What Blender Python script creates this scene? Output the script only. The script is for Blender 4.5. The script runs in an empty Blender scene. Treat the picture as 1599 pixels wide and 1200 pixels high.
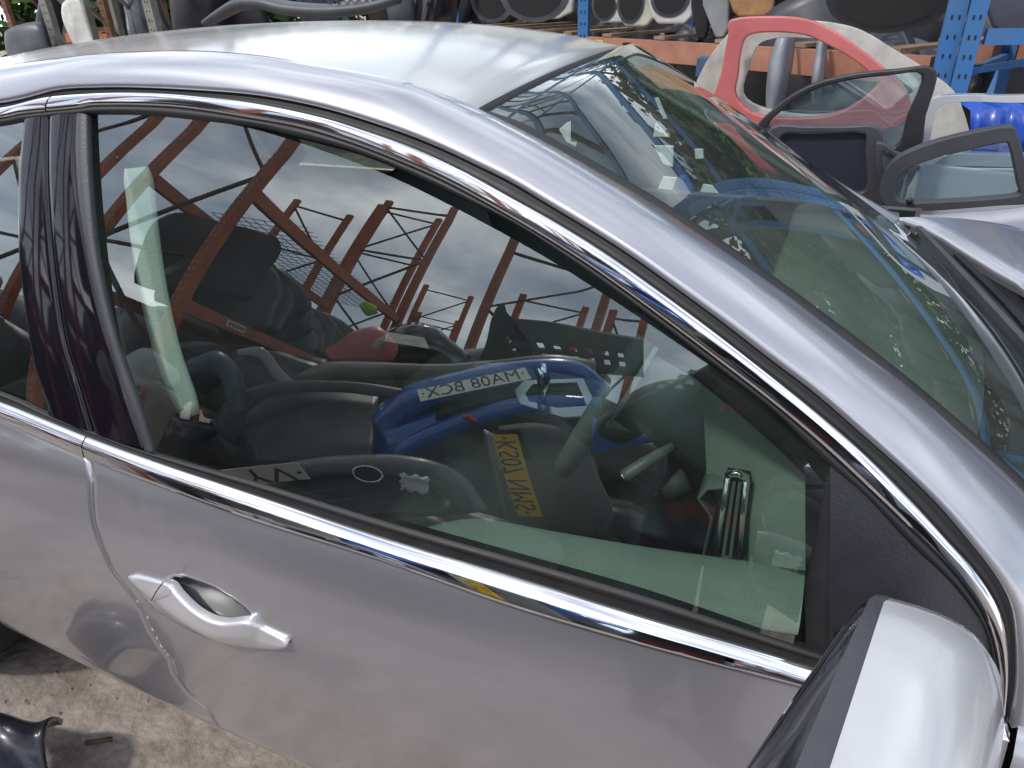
import bpy, bmesh, math, random
from mathutils import Vector, Matrix, noise
C = bpy.context.scene
COL = C.collection
R = math.radians
# ------------------------------------------------------------------ camera
CX, CY, CZ, YAW, PITCH, ROLL, FPX = .978, -1.472, 1.544, .429, .505, -.035, 1122.
CAMP = Vector((CX, CY, CZ))
FWD = Vector((-math.sin(YAW)*math.cos(PITCH), math.cos(YAW)*math.cos(PITCH), -math.sin(PITCH)))
_r = Vector((math.cos(YAW), math.sin(YAW), 0)); _u = _r.cross(FWD)
RGT = _r*math.cos(ROLL) + _u*math.sin(ROLL)
UPV = -_r*math.sin(ROLL) + _u*math.cos(ROLL)
cam = bpy.data.cameras.new('camera'); camo = bpy.data.objects.new('camera', cam); COL.objects.link(camo)
mw = Matrix.Identity(4)
for i in range(3):
    mw[i][0] = RGT[i]; mw[i][1] = UPV[i]; mw[i][2] = -FWD[i]; mw[i][3] = CAMP[i]
camo.matrix_world = mw
cam.sensor_width = 36; cam.lens = 36*FPX/1599; cam.clip_start = .01; cam.clip_end = 400
C.camera = camo
# ------------------------------------------------------------------ light
SUN_EL, SUN_AZ = R(54), R(214)       # azimuth measured clockwise from +Y
sd = Vector((math.sin(SUN_AZ)*math.cos(SUN_EL), math.cos(SUN_AZ)*math.cos(SUN_EL), math.sin(SUN_EL)))
sun = bpy.data.lights.new('sun', 'SUN'); sun.energy = 2.0; sun.angle = R(5); sun.color = (1, .95, .88)
suno = bpy.data.objects.new('sun', sun); COL.objects.link(suno)
suno.rotation_euler = (-sd).to_track_quat('-Z', 'Y').to_euler()
w = bpy.data.worlds.new('World'); C.world = w; w.use_nodes = True
nt = w.node_tree; nt.nodes.clear()
def nn(t, ty, **k):
    n = t.nodes.new(ty)
    for a, b in k.items(): setattr(n, a, b)
    return n
out = nn(nt, 'ShaderNodeOutputWorld'); bg = nn(nt, 'ShaderNodeBackground'); bg.inputs[1].default_value = .1
sky = nn(nt, 'ShaderNodeTexSky', sky_type='NISHITA', sun_disc=False, sun_elevation=SUN_EL, sun_rotation=SUN_AZ)
tc = nn(nt, 'ShaderNodeTexCoord'); mp = nn(nt, 'ShaderNodeMapping'); mp.inputs['Scale'].default_value = (1, 1, 2.6)
n1 = nn(nt, 'ShaderNodeTexNoise'); n1.inputs['Scale'].default_value = 1.7; n1.inputs['Detail'].default_value = 7; n1.inputs['Roughness'].default_value = .55; n1.inputs['Distortion'].default_value = .6
cr = nn(nt, 'ShaderNodeValToRGB'); cr.color_ramp.elements[0].position = .34; cr.color_ramp.elements[1].position = .6
n2 = nn(nt, 'ShaderNodeTexNoise'); n2.inputs['Scale'].default_value = 3.1; n2.inputs['Detail'].default_value = 5
c2 = nn(nt, 'ShaderNodeValToRGB'); e = c2.color_ramp.elements
e[0].position = .36; e[0].color = (6.5, 7.4, 8.6, 1); e[1].position = .66; e[1].color = (19, 19.4, 20, 1)
mx = nn(nt, 'ShaderNodeMix', data_type='RGBA')
L = nt.links.new
L(tc.outputs['Generated'], mp.inputs[0]); L(mp.outputs[0], n1.inputs['Vector']); L(mp.outputs[0], n2.inputs['Vector'])
L(n1.outputs[0], cr.inputs[0]); L(n2.outputs[0], c2.inputs[0]); L(cr.outputs[0], mx.inputs['Factor'])
L(sky.outputs[0], mx.inputs['A']); L(c2.outputs[0], mx.inputs['B']); L(mx.outputs['Result'], bg.inputs[0]); L(bg.outputs[0], out.inputs[0])
C.view_settings.view_transform = 'Standard'; C.view_settings.look = 'None'; C.view_settings.gamma = 1
C.view_settings.exposure = .42
C.cycles.max_bounces = 10; C.cycles.transparent_max_bounces = 16; C.cycles.glossy_bounces = 5; C.cycles.diffuse_bounces = 4
C.cycles.sample_clamp_indirect = 6; C.cycles.caustics_reflective = False; C.cycles.caustics_refractive = False
C.cycles.use_denoising = True
# ------------------------------------------------------------------ materials
MATS = {}
def mat(name, col, rough=.5, metal=0., coat=0., crough=.03, var=.0, vscale=8., bump=0., bscale=60., spec=.5, col2=None, dust=0., flake=False):
    if name in MATS: return MATS[name]
    m = bpy.data.materials.new(name); m.use_nodes = True; t = m.node_tree; b = t.nodes['Principled BSDF']; l = t.links.new
    b.inputs['Base Color'].default_value = (*col, 1); b.inputs['Roughness'].default_value = rough; b.inputs['Metallic'].default_value = metal
    b.inputs['Coat Weight'].default_value = coat; b.inputs['Coat Roughness'].default_value = crough; b.inputs['Specular IOR Level'].default_value = spec
    tcn = nn(t, 'ShaderNodeTexCoord')
    if var > 0 or col2:
        no = nn(t, 'ShaderNodeTexNoise'); no.inputs['Scale'].default_value = vscale; no.inputs['Detail'].default_value = 8; no.inputs['Roughness'].default_value = .65
        l(tcn.outputs['Object'], no.inputs['Vector'])
        ra = nn(t, 'ShaderNodeValToRGB'); ra.color_ramp.elements[0].position = .32; ra.color_ramp.elements[1].position = .7
        c0 = col2 if col2 else tuple(x*(1-var) for x in col); c1 = col if col2 else tuple(min(1, x*(1+var)) for x in col)
        ra.color_ramp.elements[0].color = (*c0, 1); ra.color_ramp.elements[1].color = (*c1, 1)
        l(no.outputs[0], ra.inputs[0]); l(ra.outputs[0], b.inputs['Base Color'])
        rr = nn(t, 'ShaderNodeMapRange'); rr.inputs['To Min'].default_value = max(.0, rough*.75); rr.inputs['To Max'].default_value = min(1, rough*1.35+.02)
        l(no.outputs[0], rr.inputs[0]); l(rr.outputs[0], b.inputs['Roughness'])
    if bump > 0:
        nb = nn(t, 'ShaderNodeTexNoise'); nb.inputs['Scale'].default_value = bscale; nb.inputs['Detail'].default_value = 6
        l(tcn.outputs['Object'], nb.inputs['Vector'])
        bp = nn(t, 'ShaderNodeBump'); bp.inputs['Strength'].default_value = bump; bp.inputs['Distance'].default_value = .004
        l(nb.outputs[0], bp.inputs['Height']); l(bp.outputs[0], b.inputs['Normal'])
    MATS[name] = m; return m
def glass(name, tint, gain=1.9, film=.0, filmcol=(.5, .55, .5)):
    m = bpy.data.materials.new(name); m.use_nodes = True; t = m.node_tree; t.nodes.clear(); l = t.links.new
    o = nn(t, 'ShaderNodeOutputMaterial'); tr = nn(t, 'ShaderNodeBsdfTransparent'); tr.inputs[0].default_value = (*tint, 1)
    gl = nn(t, 'ShaderNodeBsdfGlossy'); gl.inputs['Roughness'].default_value = .0; gl.inputs[0].default_value = (.96, 1, .99, 1)
    ge = nn(t, 'ShaderNodeNewGeometry'); vd = nn(t, 'ShaderNodeVectorMath', operation='DOT_PRODUCT'); l(ge.outputs['Incoming'], vd.inputs[0]); l(ge.outputs['Normal'], vd.inputs[1])
    ab = nn(t, 'ShaderNodeMath', operation='ABSOLUTE'); l(vd.outputs['Value'], ab.inputs[0]); om = nn(t, 'ShaderNodeMath', operation='SUBTRACT'); om.inputs[0].default_value = 1; l(ab.outputs[0], om.inputs[1])
    pw = nn(t, 'ShaderNodeMath', operation='POWER'); pw.inputs[1].default_value = 5; l(om.outputs[0], pw.inputs[0])
    fr = nn(t, 'ShaderNodeMath', operation='MULTIPLY_ADD'); fr.inputs[1].default_value = .957; fr.inputs[2].default_value = .043; l(pw.outputs[0], fr.inputs[0])
    mu = nn(t, 'ShaderNodeMath', operation='MULTIPLY', use_clamp=True); mu.inputs[1].default_value = gain
    mi = nn(t, 'ShaderNodeMixShader'); l(fr.outputs[0], mu.inputs[0]); l(mu.outputs[0], mi.inputs[0])
    if film > 0:
        df = nn(t, 'ShaderNodeBsdfDiffuse'); df.inputs[0].default_value = (*filmcol, 1)
        tcn = nn(t, 'ShaderNodeTexCoord')
        no = nn(t, 'ShaderNodeTexNoise'); no.inputs['Scale'].default_value = 5; no.inputs['Detail'].default_value = 10; no.inputs['Roughness'].default_value = .7
        vo = nn(t, 'ShaderNodeTexVoronoi'); vo.inputs['Scale'].default_value = 110
        sp = nn(t, 'ShaderNodeMapRange'); sp.inputs['From Min'].default_value = .05; sp.inputs['From Max'].default_value = .16; sp.inputs['To Min'].default_value = .25; sp.inputs['To Max'].default_value = 0
        mr = nn(t, 'ShaderNodeMapRange'); mr.inputs['From Min'].default_value = .35; mr.inputs['From Max'].default_value = .75; mr.inputs['To Min'].default_value = film*.3; mr.inputs['To Max'].default_value = film*1.6
        ad = nn(t, 'ShaderNodeMath', operation='MULTIPLY_ADD')
        l(tcn.outputs['Object'], no.inputs['Vector']); l(tcn.outputs['Object'], vo.inputs['Vector']); l(no.outputs[0], mr.inputs[0]); l(vo.outputs[0], sp.inputs[0])
        l(sp.outputs[0], ad.inputs[0]); l(mr.outputs[0], ad.inputs[1]); l(mr.outputs[0], ad.inputs[2])
        m2 = nn(t, 'ShaderNodeMixShader'); l(ad.outputs[0], m2.inputs[0]); l(tr.outputs[0], m2.inputs[1]); l(df.outputs[0], m2.inputs[2]); l(m2.outputs[0], mi.inputs[1])
    else: l(tr.outputs[0], mi.inputs[1])
    l(gl.outputs[0], mi.inputs[2]); l(mi.outputs[0], o.inputs[0])
    MATS[name] = m; return m
def paint(name, col, metal=.55, rough=.34, cmin=.02, cmax=.10):
    m = mat(name, col, rough, metal, 1., .025)
    t = m.node_tree; b = t.nodes['Principled BSDF']; l = t.links.new
    tcn = nn(t, 'ShaderNodeTexCoord'); v = nn(t, 'ShaderNodeTexNoise'); v.inputs['Scale'].default_value = 900; v.inputs['Detail'].default_value = 1
    l(tcn.outputs['Object'], v.inputs['Vector'])
    mr = nn(t, 'ShaderNodeMapRange'); mr.inputs['To Min'].default_value = rough; mr.inputs['To Max'].default_value = rough+.001; l(v.outputs[0], mr.inputs[0])
    # light road dust: raises roughness of the coat in soft patches
    n = nn(t, 'ShaderNodeTexNoise'); n.inputs['Scale'].default_value = 3.5; n.inputs['Detail'].default_value = 4; n.inputs['Roughness'].default_value = .55; l(tcn.outputs['Object'], n.inputs['Vector'])
    m2 = nn(t, 'ShaderNodeMapRange'); m2.inputs['From Min'].default_value = .4; m2.inputs['From Max'].default_value = .8; m2.inputs['To Min'].default_value = cmin; m2.inputs['To Max'].default_value = cmax
    l(n.outputs[0], m2.inputs[0]); l(m2.outputs[0], b.inputs['Coat Roughness']); l(mr.outputs[0], b.inputs['Roughness'])
    # dried dirt: patchy, finer specks on top
    d1 = nn(t, 'ShaderNodeTexNoise'); d1.inputs['Scale'].default_value = 26; d1.inputs['Detail'].default_value = 12; d1.inputs['Roughness'].default_value = .8; l(tcn.outputs['Object'], d1.inputs['Vector'])
    dm = nn(t, 'ShaderNodeMath', operation='MULTIPLY'); l(d1.outputs[0], dm.inputs[0]); l(n.outputs[0], dm.inputs[1])
    dr = nn(t, 'ShaderNodeMapRange'); dr.inputs['From Min'].default_value = .29; dr.inputs['From Max'].default_value = .50; dr.inputs['To Min'].default_value = 0; dr.inputs['To Max'].default_value = .20; l(dm.outputs[0], dr.inputs[0])
    mc = nn(t, 'ShaderNodeMix', data_type='RGBA'); mc.inputs['A'].default_value = (*col, 1); mc.inputs['B'].default_value = (.30, .27, .24, 1); l(dr.outputs[0], mc.inputs['Factor']); l(mc.outputs['Result'], b.inputs['Base Color'])
    me_ = nn(t, 'ShaderNodeMath', operation='MULTIPLY_ADD'); me_.inputs[1].default_value = -metal; me_.inputs[2].default_value = metal; l(dr.outputs[0], me_.inputs[0]); l(me_.outputs[0], b.inputs['Metallic'])
    return m
PAINT = paint('silver_paint', (.42, .42, .465), .72, .28)
CHROME = mat('chrome', (.86, .86, .88), .045, 1.)
RUBBER = mat('black_rubber', (.012, .012, .014), .55, var=.3, vscale=20)
GLOSS = mat('gloss_black', (.008, .006, .010), .05, spec=.55)
SATIN = mat('satin_black', (.022, .022, .028), .38, var=.25, bump=.15, bscale=300)
MATTE = mat('matte_trim', (.045, .045, .055), .42, var=.2, bump=.2, bscale=400)
DARK = mat('dark_void', (.008, .008, .009), .8)
INT = mat('interior_vinyl', (.30, .37, .33), .55, var=.12, vscale=6, bump=.55, bscale=420)
INTD = mat('interior_dark', (.06, .072, .07), .55, var=.2, bump=.3, bscale=300)
INTM = mat('interior_mid', (.13, .16, .145), .5, var=.15, bump=.35, bscale=350)
CLOTH = mat('seat_cloth', (.045, .05, .05), .85, var=.25, bump=.5, bscale=500)
SEATP = mat('belt_web', (.50, .56, .52), .7, var=.08, bump=.4, bscale=300)
SGLASS = glass('side_glass', (.66, .77, .715), 4.3, film=.018, filmcol=(.5, .5, .48))
WGLASS = glass('windscreen_glass', (.60, .70, .64), 1.35, film=.15, filmcol=(.27, .31, .28))
FGLASS = glass('far_glass', (.20, .26, .23), 1.6)
PGLASS = glass('part_glass', (.75, .86, .90), 2.6, film=.10, filmcol=(.45, .5, .55))
ORANGE = mat('orange_rack_paint', (.48, .10, .03), .55, var=.3, vscale=5, col2=(.22, .05, .02))
BLUE = mat('blue_rack_paint', (.020, .13, .38), .5, col2=(.05, .14, .27), vscale=4)
BLKP = mat('black_plastic', (.014, .014, .017), .4, var=.5, vscale=5, bump=.3, bscale=40)
GRYP = mat('grey_plastic', (.055, .06, .072), .42, var=.35, vscale=4, bump=.2, bscale=80)
WHT = mat('white_panel', (.62, .62, .60), .35, coat=.4, col2=(.36, .35, .31), vscale=6)
RUST = mat('rusty_steel', (.22, .12, .07), .75, col2=(.10, .045, .03), vscale=9, bump=.4, bscale=60)
GALV = mat('galvanised', (.30, .30, .28), .5, metal=.4, col2=(.17, .15, .12), vscale=7)
# ------------------------------------------------------------------ helpers
def empty(name, loc, label=None, cat=None, group=None):
    o = bpy.data.objects.new(name, None); COL.objects.link(o); o.location = loc; o.empty_display_size = .1
    if label: o['label'] = label
    if cat: o['category'] = cat
    if group: o['group'] = group
    return o
def tag(o, label=None, cat=None, group=None, kind=None):
    if label: o['label'] = label
    if cat: o['category'] = cat
    if group: o['group'] = group
    if kind: o['kind'] = kind
    return o
def mesh(name, V, F, m, parent=None, smooth=True, solid=0., bevel=0., offset=0., sharp=None):
    me = bpy.data.meshes.new(name); V = [Vector(v) for v in V]
    inv = None
    if parent is not None: 
        loc = parent_loc(parent); V = [v-loc for v in V]
    me.from_pydata([tuple(v) for v in V], [], F); me.update()
    ms = m if isinstance(m, (list, tuple)) else [m]
    for q in ms: me.materials.append(q)
    bm = bmesh.new(); bm.from_mesh(me); bmesh.ops.remove_doubles(bm, verts=bm.verts, dist=1e-6); bmesh.ops.recalc_face_normals(bm, faces=bm.faces); bm.to_mesh(me); bm.free()
    if smooth:
        for p in me.polygons: p.use_smooth = True
        if sharp is not None: me.set_sharp_from_angle(angle=R(sharp))
    o = bpy.data.objects.new(name, me); COL.objects.link(o)
    if parent is not None: o.parent = parent
    if solid:
        s = o.modifiers.new('s', 'SOLIDIFY'); s.thickness = solid; s.offset = offset
    if bevel:
        b = o.modifiers.new('b', 'BEVEL'); b.width = bevel; b.segments = 2; b.limit_method = 'ANGLE'
    return o
def parent_loc(p):
    v = Vector((0, 0, 0))
    while p is not None: v += Vector(p.location); p = p.parent
    return v
def gridf(nr, nc, close=False):
    F = []
    for i in range(nr-1):
        for j in range(nc-1 if not close else nc):
            k = (j+1) % nc
            F.append((i*nc+j, i*nc+k, (i+1)*nc+k, (i+1)*nc+j))
    return F
def grid(name, rows, m, parent=None, **k):
    V = [p for r in rows for p in r]
    return mesh(name, V, gridf(len(rows), len(rows[0])), m, parent, **k)
def cr_spline(P, n):
    """Catmull-Rom through P, n points evenly by chord length (any dimension)."""
    P = [Vector(p) for p in P]
    if len(P) == 2: return [P[0].lerp(P[1], i/(n-1)) for i in range(n)]
    Q = [P[0]*2-P[1]] + P + [P[-1]*2-P[-2]]; dense = []
    for i in range(1, len(Q)-2):
        for s in range(16):
            t = s/16; a, b, c, d = Q[i-1], Q[i], Q[i+1], Q[i+2]
            dense.append(.5*((2*b)+(c-a)*t+(2*a-5*b+4*c-d)*t*t+(3*b-a-3*c+d)*t**3))
    dense.append(P[-1]); return resample(dense, n)
def resample(D, n):
    D = [Vector(p) for p in D]; s = [0]
    for a, b in zip(D[:-1], D[1:]): s.append(s[-1]+(b-a).length)
    o = []; j = 0
    for i in range(n):
        t = s[-1]*i/(n-1)
        while j < len(D)-2 and s[j+1] < t: j += 1
        d = s[j+1]-s[j]; o.append(D[j].lerp(D[j+1], (t-s[j])/d if d > 1e-9 else 0))
    return o
def sweep(path, prof, up=Vector((0, 0, 1)), closed_prof=True, scale=None, caps=True):
    """prof: list of (side, up) offsets. returns V,F"""
    P = [Vector(p) for p in path]; n = len(P); m = len(prof); V = []
    for i, p in enumerate(P):
        t = (P[min(i+1, n-1)]-P[max(i-1, 0)]).normalized(); uu = up(i/(n-1)) if callable(up) else Vector(up)
        s = t.cross(uu).normalized(); u = s.cross(t).normalized(); k = scale(i/(n-1)) if scale else 1
        k = k if isinstance(k, tuple) else (k, k)
        for a, b in prof: V.append(p + s*a*k[0] + u*b*k[1])
    F = gridf(n, m, closed_prof)
    if caps and closed_prof: F.append(tuple(range(m))); F.append(tuple((n-1)*m+j for j in range(m)))
    return V, F
def circ(r, n=10, ry=None): return [(r*math.cos(2*math.pi*i/n), (ry or r)*math.sin(2*math.pi*i/n)) for i in range(n)]
def rect(a, b): return [(-a/2, -b/2), (a/2, -b/2), (a/2, b/2), (-a/2, b/2)]
def absorb(dst, src):
    """join src's mesh into dst, keeping its materials"""
    d, e_ = dst.data, src.data; n0 = len(d.materials)
    off = parent_loc(src)-parent_loc(dst) if src.parent is not None or True else 0
    for q in e_.materials: d.materials.append(q)
    b = bmesh.new(); b.from_mesh(d); nv = len(b.verts); vs = [b.verts.new(v.co+off) for v in e_.vertices]
    for p in e_.polygons:
        try: f = b.faces.new([vs[i] for i in p.vertices])
        except ValueError: continue
        f.material_index = n0+p.material_index; f.smooth = p.use_smooth
    b.to_mesh(d); b.free(); bpy.data.objects.remove(src); return dst
def mass(objs, name, label, cat):
    """one object for a jumble nobody could count"""
    o = objs[0]
    for q in objs:
        if q.modifiers:
            m_ = bpy.data.meshes.new_from_object(q.evaluated_get(bpy.context.evaluated_depsgraph_get())); q.modifiers.clear(); q.data = m_
    for q in objs[1:]: absorb(o, q)
    o.name = name; o['label'] = label; o['category'] = cat; o['kind'] = 'stuff'
    if 'group' in o: del o['group']
    return o
def smooth_loop(P, n=4):
    P = [Vector(p) for p in P]; o = []; m = len(P)
    for i in range(m):
        a, b, c, d = P[i-1], P[i], P[(i+1) % m], P[(i+2) % m]
        for s in range(n):
            t = s/n; o.append(.5*((2*b)+(c-a)*t+(2*a-5*b+4*c-d)*t*t+(3*b-a-3*c+d)*t**3)*1.0)
    return o
class MB:
    def __init__(s): s.V = []; s.F = []
    def add(s, VF):
        V, F = VF; k = len(s.V); s.V += V; s.F += [tuple(i+k for i in f) for f in F]; return s
    def bar(s, a, b, w=.05, d=None, up=(0, 0, 1)):
        a = Vector(a); b = Vector(b); up = Vector(up)
        if abs((b-a).normalized().dot(up)) > .98: up = Vector((0, 1, 0))
        return s.add(sweep([a, b], rect(w, d or w), up))
    def tube(s, path, r, n=8): 
        P = [Vector(p) for p in path]; up = Vector((0, 0, 1))
        if abs((P[-1]-P[0]).normalized().dot(up)) > .95: up = Vector((0, 1, .1))
        return s.add(sweep(P, circ(r, n), up))
    def box(s, c, d, rot=None):
        c = Vector(c); V = []
        for x in (-.5, .5):
            for y in (-.5, .5):
                for z in (-.5, .5):
                    v = Vector((x*d[0], y*d[1], z*d[2])); V.append(c+(rot @ v if rot else v))
        return s.add((V, [(0, 1, 3, 2), (4, 6, 7, 5), (0, 4, 5, 1), (2, 3, 7, 6), (0, 2, 6, 4), (1, 5, 7, 3)]))
    def plate(s, loop, th):
        loop = [Vector(p) for p in loop]; th = Vector(th); n = len(loop)
        V = loop+[p+th for p in loop]; F = [tuple(range(n)), tuple(range(2*n-1, n-1, -1))]
        F += [(i, (i+1) % n, n+(i+1) % n, n+i) for i in range(n)]
        return s.add((V, F))
    def ring(s, outer, inner, th):
        n = len(outer); th = Vector(th); O_ = [Vector(p) for p in outer]; I_ = [Vector(p) for p in inner]
        V = O_+I_+[p+th for p in O_]+[p+th for p in I_]; F = []
        for i in range(n):
            k = (i+1) % n
            F += [(i, k, n+k, n+i), (2*n+i, 3*n+i, 3*n+k, 2*n+k), (i, 2*n+i, 2*n+k, k), (n+i, n+k, 3*n+k, 3*n+i)]
        return s.add((V, F))
    def out(s, name, m, parent=None, **k):
        k.setdefault('smooth', False); return mesh(name, s.V, s.F, m, parent, **k)
def ray(px, py): return (FWD + RGT*((px-800)/FPX) - UPV*((py-600)/FPX)).normalized()
def at(px, py, y=None, x=None, z=None):
    d = ray(px, py)
    t = (y-CY)/d.y if y is not None else (x-CX)/d.x if x is not None else (z-CZ)/d.z
    return CAMP + d*t
# side-glass surface: y = -W(x, z)
def W(x, z):
    if z > .95:
        h = z-.95; return .884-.26*h-.32*h*h-.015*(x-.3)**2
    i = min(len(WT_)-1, max(0, int((.95-z)/.002))); f = (.95-z)/.002-i
    v = WT_[i]+(WT_[min(i+1, len(WT_)-1)]-WT_[i])*min(1, f)
    return v-.015*(x-.3)**2
def _wtab():
    T = [(.95, .884), (.93, .890), (.90, .908), (.85, .922), (.80, .930), (.74, .934), (.68, .933), (.60, .928), (.52, .920), (.44, .911), (.37, .904), (.32, .897), (.28, .884), (.24, .858), (.2, .81), (.1, .70)]
    o = []
    for k in range(426):
        z = .95-k*.002; j = 0
        while j < len(T)-2 and T[j+1][0] > z: j += 1
        a, b, c, d = T[max(0, j-1)], T[j], T[j+1], T[min(len(T)-1, j+2)]
        h_ = b[0]-c[0]; t = (b[0]-z)/h_; m1 = (c[1]-a[1])/max(1e-6, a[0]-c[0])*h_; m2 = (d[1]-b[1])/max(1e-6, b[0]-d[0])*h_
        o.append((2*t**3-3*t**2+1)*b[1]+(t**3-2*t**2+t)*m1+(-2*t**3+3*t**2)*c[1]+(t**3-t**2)*m2)
    for _ in range(30): o = [o[0]]+[(o[k-1]+2*o[k]+o[k+1])/4 for k in range(1, len(o)-1)]+[o[-1]]
    return o
WT_ = _wtab()
def Wg(x, z):
    h = z-.95; return .884-.26*h-.32*h*abs(h)-.015*(x-.3)**2
def onS(px, py, off=0., fn=Wg):
    d = ray(px, py); f = lambda t: CY+d.y*t+fn(CX+d.x*t, CZ+d.z*t)+off
    lo = .2; t = .2
    while t < 6:
        t += .02
        if f(t) > 0: break
        lo = t
    hi = t
    for _ in range(30):
        m = (lo+hi)/2
        if f(m) > 0: hi = m
        else: lo = m
    return CAMP+d*lo
def RP(px, py, dist=None, y=None):
    """point seen mirrored in the side glass at (px, py), dist metres beyond it"""
    q = onS(px, py); e_ = 1e-4
    n = Vector((-(Wg(q.x+e_, q.z)-Wg(q.x-e_, q.z))/(2*e_), -1, -(Wg(q.x, q.z+e_)-Wg(q.x, q.z-e_))/(2*e_))).normalized()
    d = ray(px, py); r = d-2*d.dot(n)*n
    t = dist if dist is not None else (y-q.y)/r.y
    return q+r*t
# ================================================================== silver car
CAR = empty('silver_car', (0, 0, 0), 'large silver saloon car with chrome window trim, parked across the whole foreground', 'car')
def S3(x, z, off=0., fn=Wg): return Vector((x, -fn(x, z)-off, z))
N = 230
BTpx = [(0,160),(85,140),(150,136),(207,136),(300,140),(400,148),(500,167),(600,197),(675,225),(750,260),(800,285),(850,315),(925,360),(987,400),(1050,445),(1125,500),(1200,558),(1275,615),(1350,680),(1425,747),(1475,797),(1520,850),(1562,905),(1585,950),(1592,1000),(1592,1075),(1580,1137)]
GBpx = [(0,169),(80,151),(175,145),(250,146),(325,152),(400,161),(500,182),(575,205),(650,232),(725,267),(800,308),(875,350),(950,397),(1025,450),(1100,505),(1200,582),(1275,642),(1350,707),(1425,782),(1487,850),(1525,892),(1557,942),(1572,990),(1575,1050),(1570,1112)]
CBpx = [(0,187),(37,180),(125,171),(150,167),(225,167),(300,172),(400,188),(475,202),(550,225),(625,254),(700,287),(800,342),(900,403),(975,455),(1050,510),(1125,567),(1200,625),(1275,688),(1350,757),(1447,850),(1489,894),(1525,942),(1547,990),(1558,1050),(1556,1110)]
IEpx = [(0,196),(39,189),(136,179),(225,179),(300,186),(400,198),(450,210),(550,236),(625,265),(700,300),(800,348),(870,392),(950,447),(1025,502),(1100,559),(1200,635),(1250,682),(1297,728),(1350,773),(1422,850),(1487,912),(1537,980),(1549,1025),(1552,1060),(1549,1110)]
EX = [(-1.5, 1.02), (-1.35, 1.12), (-1.1, 1.235), (-.8, 1.325), (-.5, 1.378)]
def curve(pxs, dz, off=0., n=N): return cr_spline([S3(x, z+dz, off) for x, z in EX]+[onS(a, b, off) for a, b in pxs], n)
BT = curve(BTpx, .012); GB = curve(GBpx, 0.); CB = curve(CBpx, -.02); IE = curve(IEpx, -.03)
RTpx = [(100,90,-.62),(180,82,-.62),(300,79,-.62),(400,86,-.62),(475,98,-.62),(562,112,-.62),(650,132,-.62),(740,166,-.61),(825,207,-.62),(907,252,-.625),(1012,313,-.635),(1104,373,-.65),(1228,459,-.66),(1325,533,-.675),(1417,602,-.685),(1500,675,-.70),(1599,765,-.71)]
RT = cr_spline([Vector(p) for p in [(-1.6,-.58,1.08),(-1.35,-.58,1.22),(-1.1,-.59,1.32),(-.8,-.60,1.395),(-.45,-.615,1.443)]]+[at(a, b, y=y) for a, b, y in RTpx]+[Vector((1.29,-.73,1.00)), Vector((1.335,-.76,.95))], N)
def loft(A, B, prof, hint, k=1.):
    """rows between curves A and B; prof = (t, lift) pairs, lifted along the outward side"""
    rows = []
    n = len(A)
    for i in range(n):
        a, b = A[i], B[i]; t = (A[min(i+1, n-1)]-A[max(i-1, 0)]).normalized(); nn_ = t.cross(b-a).normalized()
        if nn_.dot(hint) < 0: nn_ = -nn_
        rows.append([a.lerp(b, s)+nn_*h*k for s, h in prof])
    return rows
H1 = Vector((.2, -.7, .6))
# roof rail / A-pillar band
rows = []
for i in range(N):
    a, b = BT[i], RT[i]; d = (b-a); t = (BT[min(i+1, N-1)]-BT[max(i-1, 0)]).normalized(); n_ = t.cross(d).normalized()
    if n_.dot(H1) < 0: n_ = -n_
    cc = (a*.55+b*.45)+n_*d.length*.30
    r = [a-n_*.006+Vector((0, .012, 0))]
    for s in range(13):
        s /= 12; r.append(a*(1-s)**2+cc*2*s*(1-s)+b*s*s)
    r.append(b+Vector((0, .008, -.006)))
    rows.append(r)
grid('roof_rail', rows, PAINT, CAR)
grid('roof_seal', loft(BT, GB, [(-.25, -.010), (.0, -.012), (.3, -.004), (.5, -.010), (.75, -.003), (1.05, -.006)], H1), RUBBER, CAR)
rows = loft(GB, CB, [(0, -.004), (.03, .003), (.15, .0055), (.33, .0075), (.40, .0074), (.46, .0072), (.7, .0064), (.9, .0052), (.97, .002), (1, -.004)], H1)
kx = min(range(N), key=lambda i: abs(rows[i][3].x-onS(80, 160).x))
grid('upper_chrome_trim', rows[kx:], CHROME, CAR); grid('upper_chrome_trim', rows[:kx]+[[p.lerp(q, .75) for p, q in zip(rows[kx-1], rows[kx])]], CHROME, CAR)
grid('window_frame', loft(CB, IE, [(-.1, -.004), (0, .001), (.25, .004), (.7, .0035), (1, -.001), (1.02, -.012)], H1), RUBBER, CAR)
# front window glass
WTpx = [(0,628),(140,684),(250,724),(400,775),(600,842),(800,902),(1000,964),(1200,1022),(1250,1038),(1400,1082),(1568,1130)]
LBpx = [(0,650),(137,709),(250,751),(400,805),(600,867),(800,937),(1000,995),(1200,1047),(1250,1060),(1400,1102),(1575,1145)]
GTpx = [(0,613),(80,650),(140,672),(225,704),(400,754),(600,815),(800,872),(1000,930),(1200,996),(1250,1012),(1400,1058),(1560,1104)]
EXB = [(-1.5, 1.01), (-1.1, .995), (-.7, .982), (-.45, .973)]
def bcurve(pxs, dz, off=0., fn=Wg, n=N): return cr_spline([S3(x, z+dz, off, fn) for x, z in EXB]+[onS(a, b, off, fn) for a, b in pxs], n)
WT = bcurve(WTpx, 0, .004); LB = bcurve(LBpx, -.022, 0, W); GT = bcurve(GTpx, .012, .0)
def zint(curve_, x):
    for a, b in zip(curve_[:-1], curve_[1:]):
        if a.x <= x <= b.x: return a.z+(b.z-a.z)*(x-a.x)/max(1e-9, b.x-a.x)
    return curve_[0].z if x < curve_[0].x else curve_[-1].z
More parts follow.
